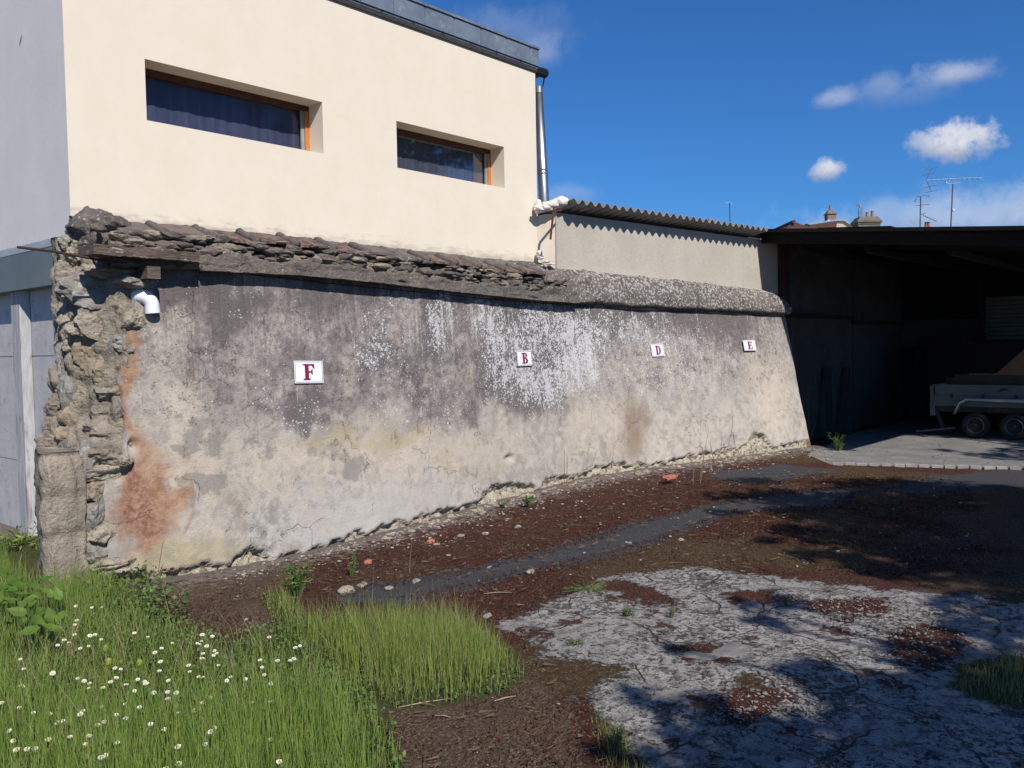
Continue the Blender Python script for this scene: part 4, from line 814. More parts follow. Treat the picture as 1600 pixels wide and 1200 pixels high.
# lettering-like mark (worn sticker) left of the guard
b=MB(); ym=onX(1495,625,TX)[1]
for k in range(9):
    y=ym+.13-k*.033; b.add([(TX-.0295,y,.60+.012*math.sin(k*2)),(TX-.0295,y-.022,.595+.01*math.cos(k)),(TX-.0295,y-.018,.63+.012*math.sin(k)),(TX-.0295,y+.002,.625)],[(0,1,2,3)])
b.obj('worn_sticker',pale,tr)
# mudguard
prof=[(4.02,.40),(3.93,.60),(3.83,.665),(2.85,.665),(2.70,.60),(2.60,.40)]
b=MB()
for i in range(len(prof)-1):
    (y0,z0),(y1,z1)=prof[i],prof[i+1]
    b.add([(TX-.24,y0,z0),(TX-.24,y1,z1),(TX-.24,y1,z1-.05),(TX-.24,y0,z0-.03 if i else z0),(TX-.032,y0,z0),(TX-.032,y1,z1),(TX-.032,y1,z1-.012),(TX-.032,y0,z0-.012)],[(0,1,5,4),(3,2,1,0),(3,7,6,2),(4,5,6,7)])
b.obj('mudguard',whitep,tr)
for yw in (3.70,3.13):
    for sx in (0,1):
        xx=TX-.10 if sx==0 else TX+1.62
        ax=(-1,0,0) if sx==0 else (1,0,0)
        b=MB(); b.lathe((xx,yw,.218),ax,[(-.07,.125),(-.075,.16),(-.07,.20),(-.045,.215),(.045,.215),(.066,.203),(.073,.17),(.064,.135),(.05,.13)],36); w_=b.obj('wheel',tyre,tr,smooth=True,label='twin-axle wheel with black tyre')
        b=MB(); b.lathe((xx,yw,.218),ax,[(-.05,.128),(.062,.133),(.066,.126),(.030,.112),(.012,.108),(.006,.085),(.030,.07),(.034,.06),(.022,.035),(.022,.0)],36); b.obj('rim',rimm,w_,smooth=False)
        b=MB(); b.lathe((xx,yw,.218),ax,[(.02,.030),(.05,.028),(.056,.018)],20)
        for k in range(5):
            a=k*2*math.pi/5; b.lathe((xx,yw+.052*math.cos(a),.218+.052*math.sin(a)),ax,[(.02,.008),(.04,.008)],8)
        b.obj('hub',darkm,w_)
b=MB(); 
for yw in (3.70,3.13): b.box((TX-.1,yw-.03,.19),(TX+1.6,yw+.03,.25))
b.obj('axle',darkm,tr)
b=MB(); b.bar((TX+.3,yR,.40),(TX+.25,yR-.15,.05),.05,.05); b.bar((TX-.02,yR+.25,.06),(TX+.1,yR-.35,.14),.05,.03); b.obj('prop_stand',galv,tr)
board=M_('plywood',(.06,.04,.025),(.045,.03,.02),5,.8)
cg=thing('plywood_board','brown plywood boards standing upright in the trailer','board',(TX+.1,2.7,.56))
b=MB(); b.box((TX+.05,yF+.1,.565),(TX+.08,yR-.35,1.06)); b.obj('front_board',board,cg); b=MB(); b.box((TX+.09,yF+.15,.565),(TX+.12,yR-.2,1.0)); b.obj('rear_board',board,cg)
b=MB(); b.box((TX+.045,yF+.1,1.061),(TX+.085,3.85,1.072)); b.obj('edge_strip',galv,cg)
# ---------------------------------------------------------------- far houses
FR=Rh; FD=Fh
def lf(px,D):
    """point on the ground under pixel column px at horizontal distance D"""
    return D*FD+FR*((px-800)/FPX*D)
def zat(px,py,D): 
    q=CAM+ray(px,py)*D; return q[2]
redt=M_('far_red_roof',(.10,.045,.038),(.075,.037,.032),8,.9,c3=(.17,.08,.06),sc3=12); brick=M_('far_brick',(.20,.11,.09),(.26,.15,.12),14,.9,c3=(.45,.42,.4),sc3=10); potm=M_('terracotta_pot',(.42,.17,.09),(.34,.13,.075),5,.85); capm=M_('chimney_cement',(.17,.15,.12),(.12,.11,.09),4,.95,bump=.6,bd=.03,bsc=10); hw=M_('far_cream_wall',(.48,.42,.33),(.44,.38,.3),2,.95); zf=M_('far_zinc',(.26,.33,.40),(.2,.26,.33),3,.5,metal=.3)
def lbox(b,c,hw_,hd,z0,z1,taper=1.0):
    vs=[c+FR*sx*hw_*k+FD*sy*hd*k+Uz*z for z,k in ((z0,1),(z1,taper)) for sx,sy in ((-1,-1),(1,-1),(1,1),(-1,1))]
    b.add(vs,[(0,3,2,1),(4,5,6,7),(0,1,5,4),(1,2,6,5),(2,3,7,6),(3,0,4,7)])
# house with red gable roof
D=34; c_=lf(1246,D); zr=zat(1241,347,D); h1=thing('red_roofed_house','distant house with red tiled roof showing left of the zinc roof','house',c_)
b=MB(); lbox(b,c_,1.6,3,0,zr-1.6); b.obj('wall',hw,h1)
b=MB(); a=lf(1241,D); 
b.add([a-FR*1.6+Uz*(zr-1.6),a+Uz*zr,a+FR*3.0+Uz*(zr-1.15),a+FR*3.4+Uz*(zr-1.6),a-FR*1.6+FD*6+Uz*(zr-1.6),a+FD*6+Uz*zr,a+FR*3+FD*6+Uz*(zr-1.15),a+FR*3.4+FD*6+Uz*(zr-1.6)],[(0,1,5,4),(1,2,6,5),(2,3,7,6),(0,3,2,1),(4,5,6,7),(0,4,7,3)]); r1=b.obj('roof',redt,h1)
b=MB(); b.tube([a+Uz*(zr-.02)-FD*.1,a+Uz*(zr-.02)+FD*6],.07,8); b.obj('ridge',redt,r1)
# house with zinc mansard
D=36; h2=thing('zinc_roofed_house','distant cream house with zinc roof and small flared brick chimney','house',lf(1300,D))
z=lambda px,py,D=D: zat(px,py,D)
pL=lf(1262,D); pM=lf(1310,D); pR=lf(1334,D)
b=MB(); lbox(b,lf(1302,D+2),1.0,2,0,z(1300,360)); b.obj('wall',hw,h2)
prof=[(1262,352),(1310,345.5),(1322,346),(1333,355),(1336,362),(1262,362)]
b=MB(); b.prism([lf(px,D)+Uz*z(px,py) for px,py in prof],FD*4); b.obj('gable',hw,h2)
b=MB(); b.prism([lf(px,D-.1)+Uz*z(px,py) for px,py in [(1262,351),(1310,344),(1310,346.5),(1266,353)]],FD*4.2); b.prism([lf(px,D-.1)+Uz*z(px,py) for px,py in [(1310,343.5),(1321,344.5),(1333.5,353.5),(1332.5,355),(1320.5,347),(1310,346.5)]],FD*4.2); r2=b.obj('roof',zf,h2)
b=MB(); b.prism([lf(px,D-.15)+Uz*z(px,py) for px,py in [(1268,353),(1309.5,347),(1307,362),(1262,362)]],FD*.1); b.obj('tiled_slope',redt,r2)
b=MB(); cc=lf(1298.5,D+.5); lbox(b,cc,.17,.17,z(1298,346),z(1298,342.5)); b.obj('chimney_base',M_('white_flashing',(.7,.7,.68)),r2)
b=MB(); lbox(b,cc,.18,.18,z(1298,342.4),z(1298,334)); b.obj('chimney',brick,r2)
b=MB(); lbox(b,cc,.225,.225,z(1298,334),z(1298,333)); lbox(b,cc,.21,.21,z(1298,333),z(1298,327),.35); b.obj('chimney_cap',capm,r2)
b=MB(); b.lathe(cc+Uz*z(1298,328),(0,0,1),[(0,.065),(.2,.055),(.22,.065)],12); b.obj('chimney_pot',potm,r2)
# big chimney stack house
D=32; h3=thing('stack_house','distant house with broad chimney stack carrying two pots and a metal cowl','house',lf(1355,D)); z=lambda px,py,D=D: zat(px,py,D)
cc=lf(1354,D)
b=MB(); lbox(b,cc+FD*2,4.0,2.4,0,z(1354,362)); b.obj('wall',hw,h3)
b=MB(); lbox(b,cc,.40,.3,z(1354,364),z(1354,350)); lbox(b,cc,.43,.33,z(1354,352.5),z(1354,350.5)); ck_=b.obj('chimney_stack',capm,h3)
b=MB(); lbox(b,cc,.45,.36,z(1354,350),z(1354,348)); lbox(b,cc,.44,.35,z(1354,348),z(1354,341),.72); b.obj('stack_cap',capm,ck_)
for px,py0,r_,m_ in [(1355.5,333,.052,brick),(1363.5,331.5,.055,potm)]:
    b=MB(); q=lf(px,D)+Uz*z(px,342); hh=z(px,py0)-z(px,342); b.lathe(q,(0,0,1),[(0,r_*1.15),(hh*.9,r_*.9),(hh*.92,r_*1.15),(hh,r_*1.1)],12); b.obj('chimney_pot',m_,ck_)
b=MB(); q=lf(1343.5,D); z0=z(1343,342); z1=z(1343,327); b.tube([q+Uz*z0,q+Uz*z1],.05,10); b.tube([q+Uz*z1,q+Uz*(z1+.09)],.02,6); b.lathe(q+Uz*(z1+.09),(0,0,1),[(0,.12),(.03,.10),(.035,.02)],14); q2=lf(1347.5,D); b.tube([q2+Uz*z0,q2+Uz*(z1+.02)],.02,6); b.obj('metal_cowl',steel,ck_)
# house carrying the orange pot and aerials (its roof stays just under the hangar roof line)
D=28; h4=thing('aerial_house','distant house whose orange chimney pots just clear the hangar roof','house',lf(1455,D)); z=lambda px,py,D=D: zat(px,py,D)
b=MB(); lbox(b,lf(1455,D+2.4),3.6,2.3,0,z(1455,385)); b.obj('wall',hw,h4)
b=MB(); a=lf(1455,D+2.4); zt=z(1455,363); zl=z(1455,386); b.add([a-FR*3.8-FD*2.5+Uz*zl,a+FR*3.8-FD*2.5+Uz*zl,a+FR*3.8+FD*2.5+Uz*zl,a-FR*3.8+FD*2.5+Uz*zl,a-FR*3.8+Uz*zt,a+FR*3.8+Uz*zt],[(0,1,5,4),(2,3,4,5),(0,4,3),(1,2,5)]); b.obj('roof',redt,h4)
b=MB(); lbox(b,lf(1449,D+1.5),.14,.14,z(1449,375),z(1449,354.5)); ck_=b.obj('chimney',brick,h4)
for px in (1447,1451.3):
    b=MB(); b.lathe(lf(px,D+1.5)+Uz*z(px,356,D+1.5),(0,0,1),[(0,.05),(.16,.044),(.17,.052)],12); b.obj('chimney_pot',potm,ck_)
alu=M_('aerial_metal',(.09,.10,.13),(.07,.08,.1),5,.5,metal=.3); alul=M_('aerial_alu',(.45,.48,.5),(.4,.42,.45),5,.4,metal=.4)
def an(D,ox,name,label):
    q=lf(ox,D); return thing(name,label,'aerial',q+Uz*0), (lambda px,py: CAM+ray(px,py)*D)
def wires(par,name,segs,r,m=alu):
    for s in segs:
        b=MB(); pts=[par[1](*p) for p in s]; b.tube(pts,r,5); b.obj(name,m,par[0])
# tall aerial
A1=an(28,1487,'tv_antenna','tallest rooftop aerial with cross bar, long boom and white box')
wires(A1,'mast',[[(1484.8,372),(1488.8,287)]],.022)
wires(A1,'bracket',[[(1478,280),(1478.5,285.5),(1484,287),(1501,285.6)],[(1505.5,279),(1505.5,283)]],.014,alul)
wires(A1,'boom',[[(1448,281.5),(1474,280),(1500,278.5),(1534,278)]],.009,alul)
wires(A1,'director',[[(1455+i*8,277.5-i*.08),(1455+i*8+.5,282.5-i*.08)] for i in range(10)],.006)
wires(A1,'reflector',[[(1454.5,264.5),(1451,272),(1448,281)],[(1448,282),(1451.5,291),(1455,299)],[(1445,266),(1465,261.5)],[(1441.5,274),(1461,270)],[(1442,293.5),(1462,289.5)],[(1445,301.5),(1464.5,297)]],.008)
b=MB(); b.stone(A1[1](1489.7,328.5),(.045,.045,.06),2.2,sub=1,rough=.1); b.obj('junction_box',signw,A1[0])
A2=an(27,1437,'tv_antenna','middle rooftop aerial with three small arms left of the tallest one')
wires(A2,'mast',[[(1437.3,372),(1438.5,307)]],.02)
wires(A2,'arm',[[(1429,315),(1434,306.5),(1438.5,308),(1442,305.5),(1452,306.5)],[(1430,321.5),(1437.5,320.5),(1452,319.5)],[(1438,335.5),(1446,333)],[(1442,336.5),(1450,340),(1464,346)]],.009)
wires(A2,'director',[[(1443+i*3,334.5+i*1.6),(1442.4+i*3,338.5+i*1.3)] for i in range(7)]+[[(1428,314),(1431,316)]],.007)
A3=an(30,1140,'tv_antenna','small distant aerial rising alone above the corrugated roof')
wires(A3,'mast',[[(1141,366),(1140,317)]],.018)
wires(A3,'director',[[(1133,317.5),(1143,316)],[(1134,319),(1137,316)],[(1142,317),(1143.5,320)]],.011,alul)
b=MB(); c_=lf(1112,36); zt=zat(1112,352,36); lbox(b,c_,3,2,0,zt-1.3); h5=thing('far_house','distant house almost hidden behind the corrugated roof, carrying the lone aerial','house',c_); b.obj('wall',hw,h5)
b=MB(); b.add([c_+FR*sx*3.2+FD*sy*2.2+Uz*(zt-1.3) for sx,sy in((-1,-1),(1,-1),(1,1),(-1,1))]+[c_-FR*3.2+Uz*(zt-.4),c_+FR*3.2+Uz*(zt-.4)],[(0,1,5,4),(2,3,4,5),(0,4,3),(1,2,5)]); b.obj('roof',redt,h5)
b=MB(); lbox(b,lf(1113,36),.1,.1,zt-.6,zat(1113,343,36)); b.obj('chimney_pot',potm,h5)
# ---------------------------------------------------------------- vegetation
def leafmat(name,c1,c2,tr=.35,sc=9):
    m,t=newmat(name); co=t.n('ShaderNodeTexCoord').outputs['Object']; c=t.mix(t.ramp(t.noise(co,sc,3,.7),.35,.65),c1,c2)
    p=t.bsdf(c,.55,spec=.35); tl=t.n('ShaderNodeBsdfTranslucent',ins={'Color':c}).outputs[0]; mx=t.n('ShaderNodeMixShader',ins={0:tr}); t.t.links.new(p,mx.inputs[1]); t.t.links.new(tl,mx.inputs[2]); t.out(mx.outputs[0]); return m
bark=M_('bark',(.09,.07,.055),(.06,.05,.04),8,.95,stretch=(1,1,.3),bump=1,bd=.02,bsc=30)
lf1=leafmat('tree_leaves',(.05,.09,.02),(.08,.13,.03),.3,2)
def tree(base,H0,clumps,label):
    tr_=thing('tree',label,'tree',base); cen=np.mean([c[0] for c in clumps],axis=0); top=np.array([base[0],base[1],H0])
    b=MB(); b.tube([np.array(base)+[0,0,-.1],np.array(base)+[.05,.03,H0*.5],top],[.24,.19,.15],12)
    for c,r in clumps:
        mid=(top+c)/2+np.array([0,0,-.3]); b.tube([top-[0,0,.3],mid,c],[.09,.05,.015],6)
    b.obj('trunk',bark,tr_,smooth=True)
    b=MB(); vs=[];fs=[]
    for c,r in clumps:
        n=int(800*r*r)
        dirs=rng.normal(size=(n,3)); dirs/=np.linalg.norm(dirs,axis=1)[:,None]; rad=r*rng.random(n)**.45
        pos=c+dirs*rad[:,None]*np.array([1,1,.75])
        for p in pos:
            a=rng.normal(size=3); a/=np.linalg.norm(a); u=np.cross(a,rng.normal(size=3)); u/=np.linalg.norm(u); s=.05+.05*rng.random()
            k=len(vs); vs+=[p-a*s*1.3,p+u*s*.6,p+a*s*1.3,p-u*s*.6]; fs.append((k,k+1,k+2,k+3))
    b.v=[tuple(v) for v in vs]; b.f=fs; b.obj('crown',lf1,tr_)
def caster(px,py,h): g=onZ(px,py); return g+np.array([-.42*h,-h,h])
cl=[]
for px,py,h,r in [(1200,775,5.4,.45),(1270,785,6.2,.65),(1370,790,6.6,.85),(1480,790,6.0,.95),(1600,790,6.6,1.1),(1280,835,6.0,.42),(1380,845,5.4,.6),(1500,850,6.4,.8),(1450,815,7,.6),(1120,778,6.4,.22),(1250,865,6,.22),(1340,885,6.3,.32),(1430,900,6,.3),(1530,890,6.6,.6),(1190,845,6.6,.16),(1310,810,7,.5),(1420,760,7.6,.5),(1540,770,7.4,.7),(1130,800,6,.14),(1590,850,5.6,.8),(1640,830,7,1.0),(1180,752,6.6,.28),(1080,722,6.8,.0),(1580,900,6.2,.5),(1680,900,6,.8),(1450,870,6.2,.45),(1560,712,6.5,.45),(1600,705,5.8,.4),(1480,704,7,.18),(1250,800,7.2,.4),(1350,760,7.4,.45),(1700,700,6.5,1.0),(1560,655,7.0,.6),(1610,640,7.0,1.0),(1700,660,7.4,1.5),(1500,655,7.6,.5)]:
    if r>0: cl.append((caster(px,py,h),r))
for q in [(16,4.1,.7,.6),(16,3.4,.9,.7),(16,2.6,.8,.8),(16.2,3.2,1.4,.8),(16,2.0,.6,.8)]: cl.append((np.array([q[0]-.42*6.6,q[1]-6.6,q[2]+6.6]),q[3]))
tree((10.6,-5.2,0),4.2,cl,'broadleaf tree right of the photographer shading the yard')
cl=[]
for px,py,h,r in [(1220,945,5.4,.12),(1560,960,5.6,.3),(1600,1000,5.2,.35),(1260,1060,5.6,.18),(1330,1075,5.2,.22),(1400,1110,5.0,.28),(1060,1020,4.8,.07),(1120,1130,5.4,.22),(1260,1170,5.4,.3),(1180,1190,5.0,.25),(1420,1170,5.6,.35),(1520,1140,5.4,.4),(1600,1090,5.2,.4),(1600,1180,5.6,.5),(1500,1240,5.2,.5),(1300,1260,5.2,.4),(1020,1100,5.0,.12),(1540,1040,5.5,.25),(1150,945,5,.1),(1200,975,5.4,.13),(1380,1010,5.2,.08),(1450,1060,5.4,.22),(1100,1180,5.2,.2),(980,1180,5,.12),(1570,940,5.2,.2)]:
    cl.append((caster(px,py,h),r*1.18))
tree((2.8,-6.6,0),3.4,cl,'broadleaf tree behind the photographer dappling the cracked slab')
# grass blades
gra1=leafmat('long_grass',(.15,.255,.045),(.28,.355,.085),.4,22); gra2=leafmat('yellowing_grass',(.20,.21,.06),(.28,.26,.10),.35,4)
def zground(x,y):
    z=0.
    if x<2.78 and y>6.05: z=.19*min(1,(y-6.05))
    return z
EDGE=.001
def scatter(poly,n,margin=0,fade=.25):
    xs_=[p[0] for p in poly]; ys_=[p[1] for p in poly]; Q=np.c_[rng.uniform(min(xs_),max(xs_),n),rng.uniform(min(ys_),max(ys_),n)]
    d=sdist(Q,poly); keep=d>-.02+rng.random(n)**2*fade*0-margin; Q=Q[keep]; d=d[keep]
    ok=(Q[:,1]<np.interp(Q[:,0],[k[0] for k in KB],[k[1] for k in KB])-.02)|(Q[:,0]<2.15)
    k3=rng.random(len(Q))<np.clip((d+.02)/max(1e-3,EDGE),.12,1)
    ok=ok&k3
    return Q[ok],d[ok]
def blades(Q,d,hmin,hmax,w,lean=.18,edge=.35):
    b=MB(); vs=[];fs=[]
    for (x,y),dd in zip(Q,d):
        e=min(1,max(.35,.45+dd/edge)); h=(hmin+(hmax-hmin)*rng.random())*e; a=rng.random()*6.283; ln=lean*h*(.3+rng.random()); dx,dy=math.cos(a)*ln,math.sin(a)*ln
        # blade faces roughly random
        fa=rng.random()*3.14; wx,wy=math.cos(fa)*w*(.6+.8*rng.random())/2,math.sin(fa)*w/2; z0=zground(x,y)-.01; k=len(vs)
        vs+=[(x-wx,y-wy,z0),(x+wx,y+wy,z0),(x+wx*.8+dx*.3,y+wy*.8+dy*.3,z0+h*.55),(x-wx*.8+dx*.3,y-wy*.8+dy*.3,z0+h*.55),(x+dx,y+dy,z0+h)]
        fs+=[(k,k+1,k+2,k+3),(k+3,k+2,k+4)]
    b.v=vs; b.f=fs; return b
EDGE=.3; Q,d=scatter(GRB,62000); nn=np.array([noise.noise(Vector((q[0]*1.1,q[1]*1.1,4))) for q in Q])
# taller grass at the right-hand rim, lower tangled growth in the middle
cx=onZ(330,1020)[:2]; low=np.exp(-((Q-cx)**2).sum(1)/1.0)
hm=np.where(low>.35,.5,1.0)
k1=(rng.random(len(Q))>low*.6)
Qh,dh=Q[k1],d[k1]; hh=hm[k1]
sel=hh>.7
tag(blades(Qh[sel],dh[sel],.14,.36,.0034).obj('long_grass',gra1),'long green grass filling the lower left corner','grass',kind='stuff')
tag(blades(Qh[~sel],dh[~sel],.06,.22,.0034,.4).obj('short_grass',gra1),'shorter tangled grass among the daisies','grass',kind='stuff')
EDGE=.5; Q,d=scatter(GRA,30000); tag(blades(Q,d,.14,.34,.0028,.2).obj('tall_grass_patch',leafmat('patch_grass',(.175,.275,.05),(.31,.35,.09),.4,22)),'upright tuft of tall yellow-green grass beside the moss','grass',kind='stuff')
EDGE=.001; Q,d=scatter(GRC,1500); Q2,d2=scatter(GRD,1500); tag(blades(np.r_[Q,Q2],np.r_[d,d2],.05,.14,.003,.4).obj('slab_edge_grass',gra2),'sparse short grass along the slab edges','grass',kind='stuff')
EDGE=.3; Q,d=scatter(GRB,3500); Q2,d2=scatter(GRA,2600); tag(blades(np.r_[Q,Q2],np.r_[d,d2],.15,.42,.0024,.5).obj('dead_grass',leafmat('dead_grass',(.26,.22,.11),(.34,.29,.16),.3,22)),'dry straw-coloured blades leaning among the green grass','grass',kind='stuff')
EDGE=.001
# low leafy weeds (clover etc)
def weeds(Q,size,hmax,up=.5):
    b=MB(); vs=[];fs=[]
    for x,y in Q:
        z=zground(x,y)+rng.random()*hmax; s=size*(.5+rng.random()); n=rng.normal(size=3); n[2]=abs(n[2])+up; n/=np.linalg.norm(n); u=np.cross(n,rng.normal(size=3)); u/=np.linalg.norm(u); v=np.cross(n,u); p=np.array([x,y,z]); k=len(vs)
        vs+=[p-u*s,p-v*s*.6,p+u*s,p+v*s*.6]; fs.append((k,k+1,k+2,k+3))
    b.v=[tuple(v) for v in vs]; b.f=fs; return b
clov=leafmat('clover_leaves',(.07,.14,.03),(.13,.21,.05),.3,6)
Q,d=scatter(GRB,42000); tag(weeds(Q,.010,.10).obj('clover',clov),'low clover and weed leaves under the grass','ground cover',kind='stuff')
Q,d=scatter(GRA,6000); tag(weeds(Q,.009,.06).obj('low_weeds',clov),'low weed leaves at the foot of the tall grass','ground cover',kind='stuff')
# weeds along the wall foot, left
fo_=gpoly([(110,895),(205,900),(300,980),(230,985),(120,950)]); Q,d=scatter(fo_,2600)
tag(weeds(Q[:1800],.014,.20,.2).obj('wall_foot_weeds',clov),'dark green weeds at the foot of the wall end','weeds',kind='stuff')
# moss tufts and straw litter
b=MB(); vs=[];fs=[]
PLG=[gpoly([(230,950),(450,880),(640,850),(900,770),(1250,740),(1500,750),(1600,900),(1240,900),(1060,890),(930,905),(800,960),(850,1040),(900,1100),(960,1200),(1000,1400),(560,1400),(620,1110),(780,1090),(800,1000),(740,940),(480,930),(430,980),(330,990)])]
Q,d=scatter(PLG[0],9000)
for x,y in Q:
    a=rng.random()*6.28; L_=.012+.035*rng.random()**2; w=.0009; k=len(vs); dx,dy=math.cos(a),math.sin(a); z=.018+.012*rng.random()
    vs+=[(x-dx*L_-dy*w,y-dy*L_+dx*w,z),(x-dx*L_+dy*w,y-dy*L_-dx*w,z),(x+dx*L_+dy*w,y+dy*L_-dx*w,z+.02*rng.random()),(x+dx*L_-dy*w,y+dy*L_+dx*w,z+.02*rng.random())]; fs.append((k,k+1,k+2,k+3))
b.v=vs;b.f=fs
strawm=M_('dry_straw',(.15,.10,.06),(.07,.04,.025),12,.9,bump=0)
tag(b.obj('straw_litter',strawm),'dry straw and stem litter scattered over the moss','litter',kind='stuff')
def moss_b(Q):
    b=MB(); vs=[];fs=[]
    for x,y in Q:
        a=rng.random()*6.28; s=.003+.006*rng.random(); k=len(vs); h_=.006+.012*rng.random(); z=.008
        dx,dy=math.cos(a)*s,math.sin(a)*s
        vs+=[(x-dx,y-dy,z),(x+dx,y+dy,z),(x+dy*.3,y-dx*.3,z+h_)]; fs.append((k,k+1,k+2))
    b.v=vs;b.f=fs; return b
Q,d=scatter(PLG[0],80000); ins=np.max([sdist(Q,a) for a in ASPH]+[sdist(Q,SLAB)],axis=0); Q=Q[ins<.02]
tag(moss_b(Q).obj('moss',M_('red_moss',(.070,.022,.011),(.038,.013,.008),3,.95,c3=(.085,.052,.02),sc3=2.2,amt3=.8,bump=0)),'red-brown and olive moss cushions over the old yard','moss',kind='stuff')
# gravel and debris
def peb(Q,smin,smax,z0=.01):
    b=MB(); ico=bmesh.new(); bmesh.ops.create_icosphere(ico,subdivisions=1,radius=1); iv=np.array([v.co[:] for v in ico.verts]); it=[tuple(v.index for v in f.verts) for f in ico.faces]; ico.free()
    V=[];Fc=[]
    for i,(x,y,z) in enumerate(Q):
        s=smin+(smax-smin)*rng.random()**3; sc=np.array([s*(.8+.7*rng.random()),s*(.7+.6*rng.random()),s*(.35+.4*rng.random())])
        a=rng.random()*3.14; v=iv*(1+.25*rng.normal(size=(len(iv),1)))*sc; v=np.c_[v[:,0]*math.cos(a)-v[:,1]*math.sin(a),v[:,0]*math.sin(a)+v[:,1]*math.cos(a),v[:,2]]+[x,y,z+z0]
        k=len(V); V+=v.tolist(); Fc+=[tuple(k+j for j in f) for f in it]
    b.v=V;b.f=Fc; return b
Qs=[]
for i in range(2600):   # along the wall foot
    x=3.2+rng.random()*9.6; dd=.02+abs(rng.normal())*.28; 
    yb=interp(x,KB); Qs.append((x,yb-dd,interp(x,KG)*max(0,1-dd/.8)**1.3))
CH=[]
for i in range(420):
    x=4.6+rng.random()*8.1; dd=.01+abs(rng.normal())*.07; CH.append((x,interp(x,KB)-dd,interp(x,KG)*max(0,1-dd/.8)**1.3))
tag(peb(CH,.008,.045,.006).obj('fallen_plaster',chalk),'crumbled plaster and stone chunks lying along the wall foot','rubble',kind='stuff')
peb1=M_('chalk_pebbles',(.36,.33,.295),(.24,.215,.19),6,.9,c3=(.5,.48,.45),sc3=12)
tag(peb(Qs,.003,.016).obj('wall_debris',peb1),'pale plaster crumbs and pebbles along the wall foot','gravel',kind='stuff')
Q,d=scatter(PLG[0],1100); kk=np.array([noise.noise(Vector((q[0]*2,q[1]*2,1))) for q in Q])>0; Q=Q[kk]; tag(peb([(x,y,.005) for x,y in Q],.003,.014).obj('yard_gravel',peb1),'small pale stones scattered over the moss and asphalt','gravel',kind='stuff')
Q,d=scatter(gpoly([(1130,1100),(1250,1060),(1300,1050),(1420,1080),(1480,1180),(1300,1200),(1080,1200),(1100,1140)]),2000); Q3,d=scatter(gpoly([(1230,930),(1500,950),(1500,1040),(1400,1060),(1330,1000)]),1500)
tag(peb([(x,y,.012) for x,y in np.r_[Q,Q3]],.003,.011).obj('slab_gravel',M_('slab_grit',(.25,.22,.195),(.17,.15,.135),6,.9)),'loose grit on the cracked slab','gravel',kind='stuff')
for px,py,s,m_,lab in [(650,911,.042,stg,'rounded pale stone between the tall grass and asphalt'),(541,926,.075,chalk,'largest whitish stone behind the tall grass patch'),(566,917,.05,chalk,'pale stone right behind the largest whitish one'),(828,896,.045,stg,'grey stone on the moss beside the asphalt strip'),(765,888,.026,peb1,'small bright white stone on the asphalt strip'),(983,850,.03,stg,'stone beside a little cluster of white chips'),(762,965,.04,stg,'pale stone at the right rim of the tall grass'),(1064,846,.04,chalk,'flat pale stone on the olive moss'),(608,922,.04,chalk,'flat chalky stone half hidden by tall grass'),(758,837,.05,stg,'flat grey fragment on the red moss'),(810,826,.05,stg,'flat broken plaster flake on the red moss'),(720,840,.045,stg,'flat grey fragment left of its like on the moss'),(252,931,.03,peb1,'white stone on bare soil by the wall foot'),(1047,748,.0,tile_o,''),(700,870,.03,peb1,'white chip at the start of the asphalt strip'),(978,848,.016,peb1,'small white chip beside the paired stones'),(682,853,.04,chalk,'pale lump near an orange shard on the moss')]:
    if s==0: continue
    b=MB(); s=s*.75; q=onZ(px,py); b.rock(q+[0,0,s*.35],(s*1.1,s*.9,s*.6),px*.13,sub=3,rough=.15); tag(b.obj('stone',m_,smooth=True),lab,'stone','larger stones in the yard')
shard=M_('orange_brick',(.42,.16,.10),(.34,.13,.08),6,.9)
for px,py,s,lab in [(1047,748,.13,'orange brick shard at the foot of the wall below the D plate'),(673,851,.045,'small orange tile shard on the red moss'),(575,884,.035,'smallest orange shard near the tall grass')]:
    b=MB(); z_=.09 if px>1000 else .0; q=onZ(px,py,z_+.0); b.stone(q+[0,0,.02],(s,s*.5,.03),px*.3,sub=2,blocky=.8,rough=.15); tag(b.obj('brick_shard',shard),lab,'brick shard','orange shards in the yard')
# lifted slab fragment
b=MB(); b.stone(onZ(1090,1032)+[0,0,.01],(.11,.09,.018),3.3,sub=3,rough=.4,blocky=.6); b.stone(onZ(1140,1022)+[0,0,.01],(.16,.08,.016),5.1,sub=3,rough=.4,blocky=.6); tag(b.obj('slab_fragment',M_('slab_chip',(.20,.19,.18),(.12,.115,.11),9,.92,c3=(.12,.11,.1),sc3=30)),'broken slab fragment lifted from the cracked concrete','slab fragment')
# twigs
tw=M_('twig',(.34,.27,.19),(.24,.18,.13),9,.9)
for (a,b_,lab) in [((756,932),(800,930),'pale twig beside the tall grass patch'),((772,1102),(806,1094),'short pale twig on bare soil in the foreground'),((622,1112),(705,1098),'long bent stem at the front of the tall grass'),((985,776),(1002,780),'white stick on the red moss by the wall'),((680,1125),(705,1128),'split straw twig on the brown soil')]:
    b=MB(); p_=onZ(*a)+[0,0,.02]; q_=onZ(*b_)+[0,0,.02]; mm=(p_+q_)/2+[.004,-.003,.004]; b.tube([p_,mm,q_],[.002,.0035,.0015],5); tag(b.obj('twig',tw),lab,'twig','twigs on the ground')
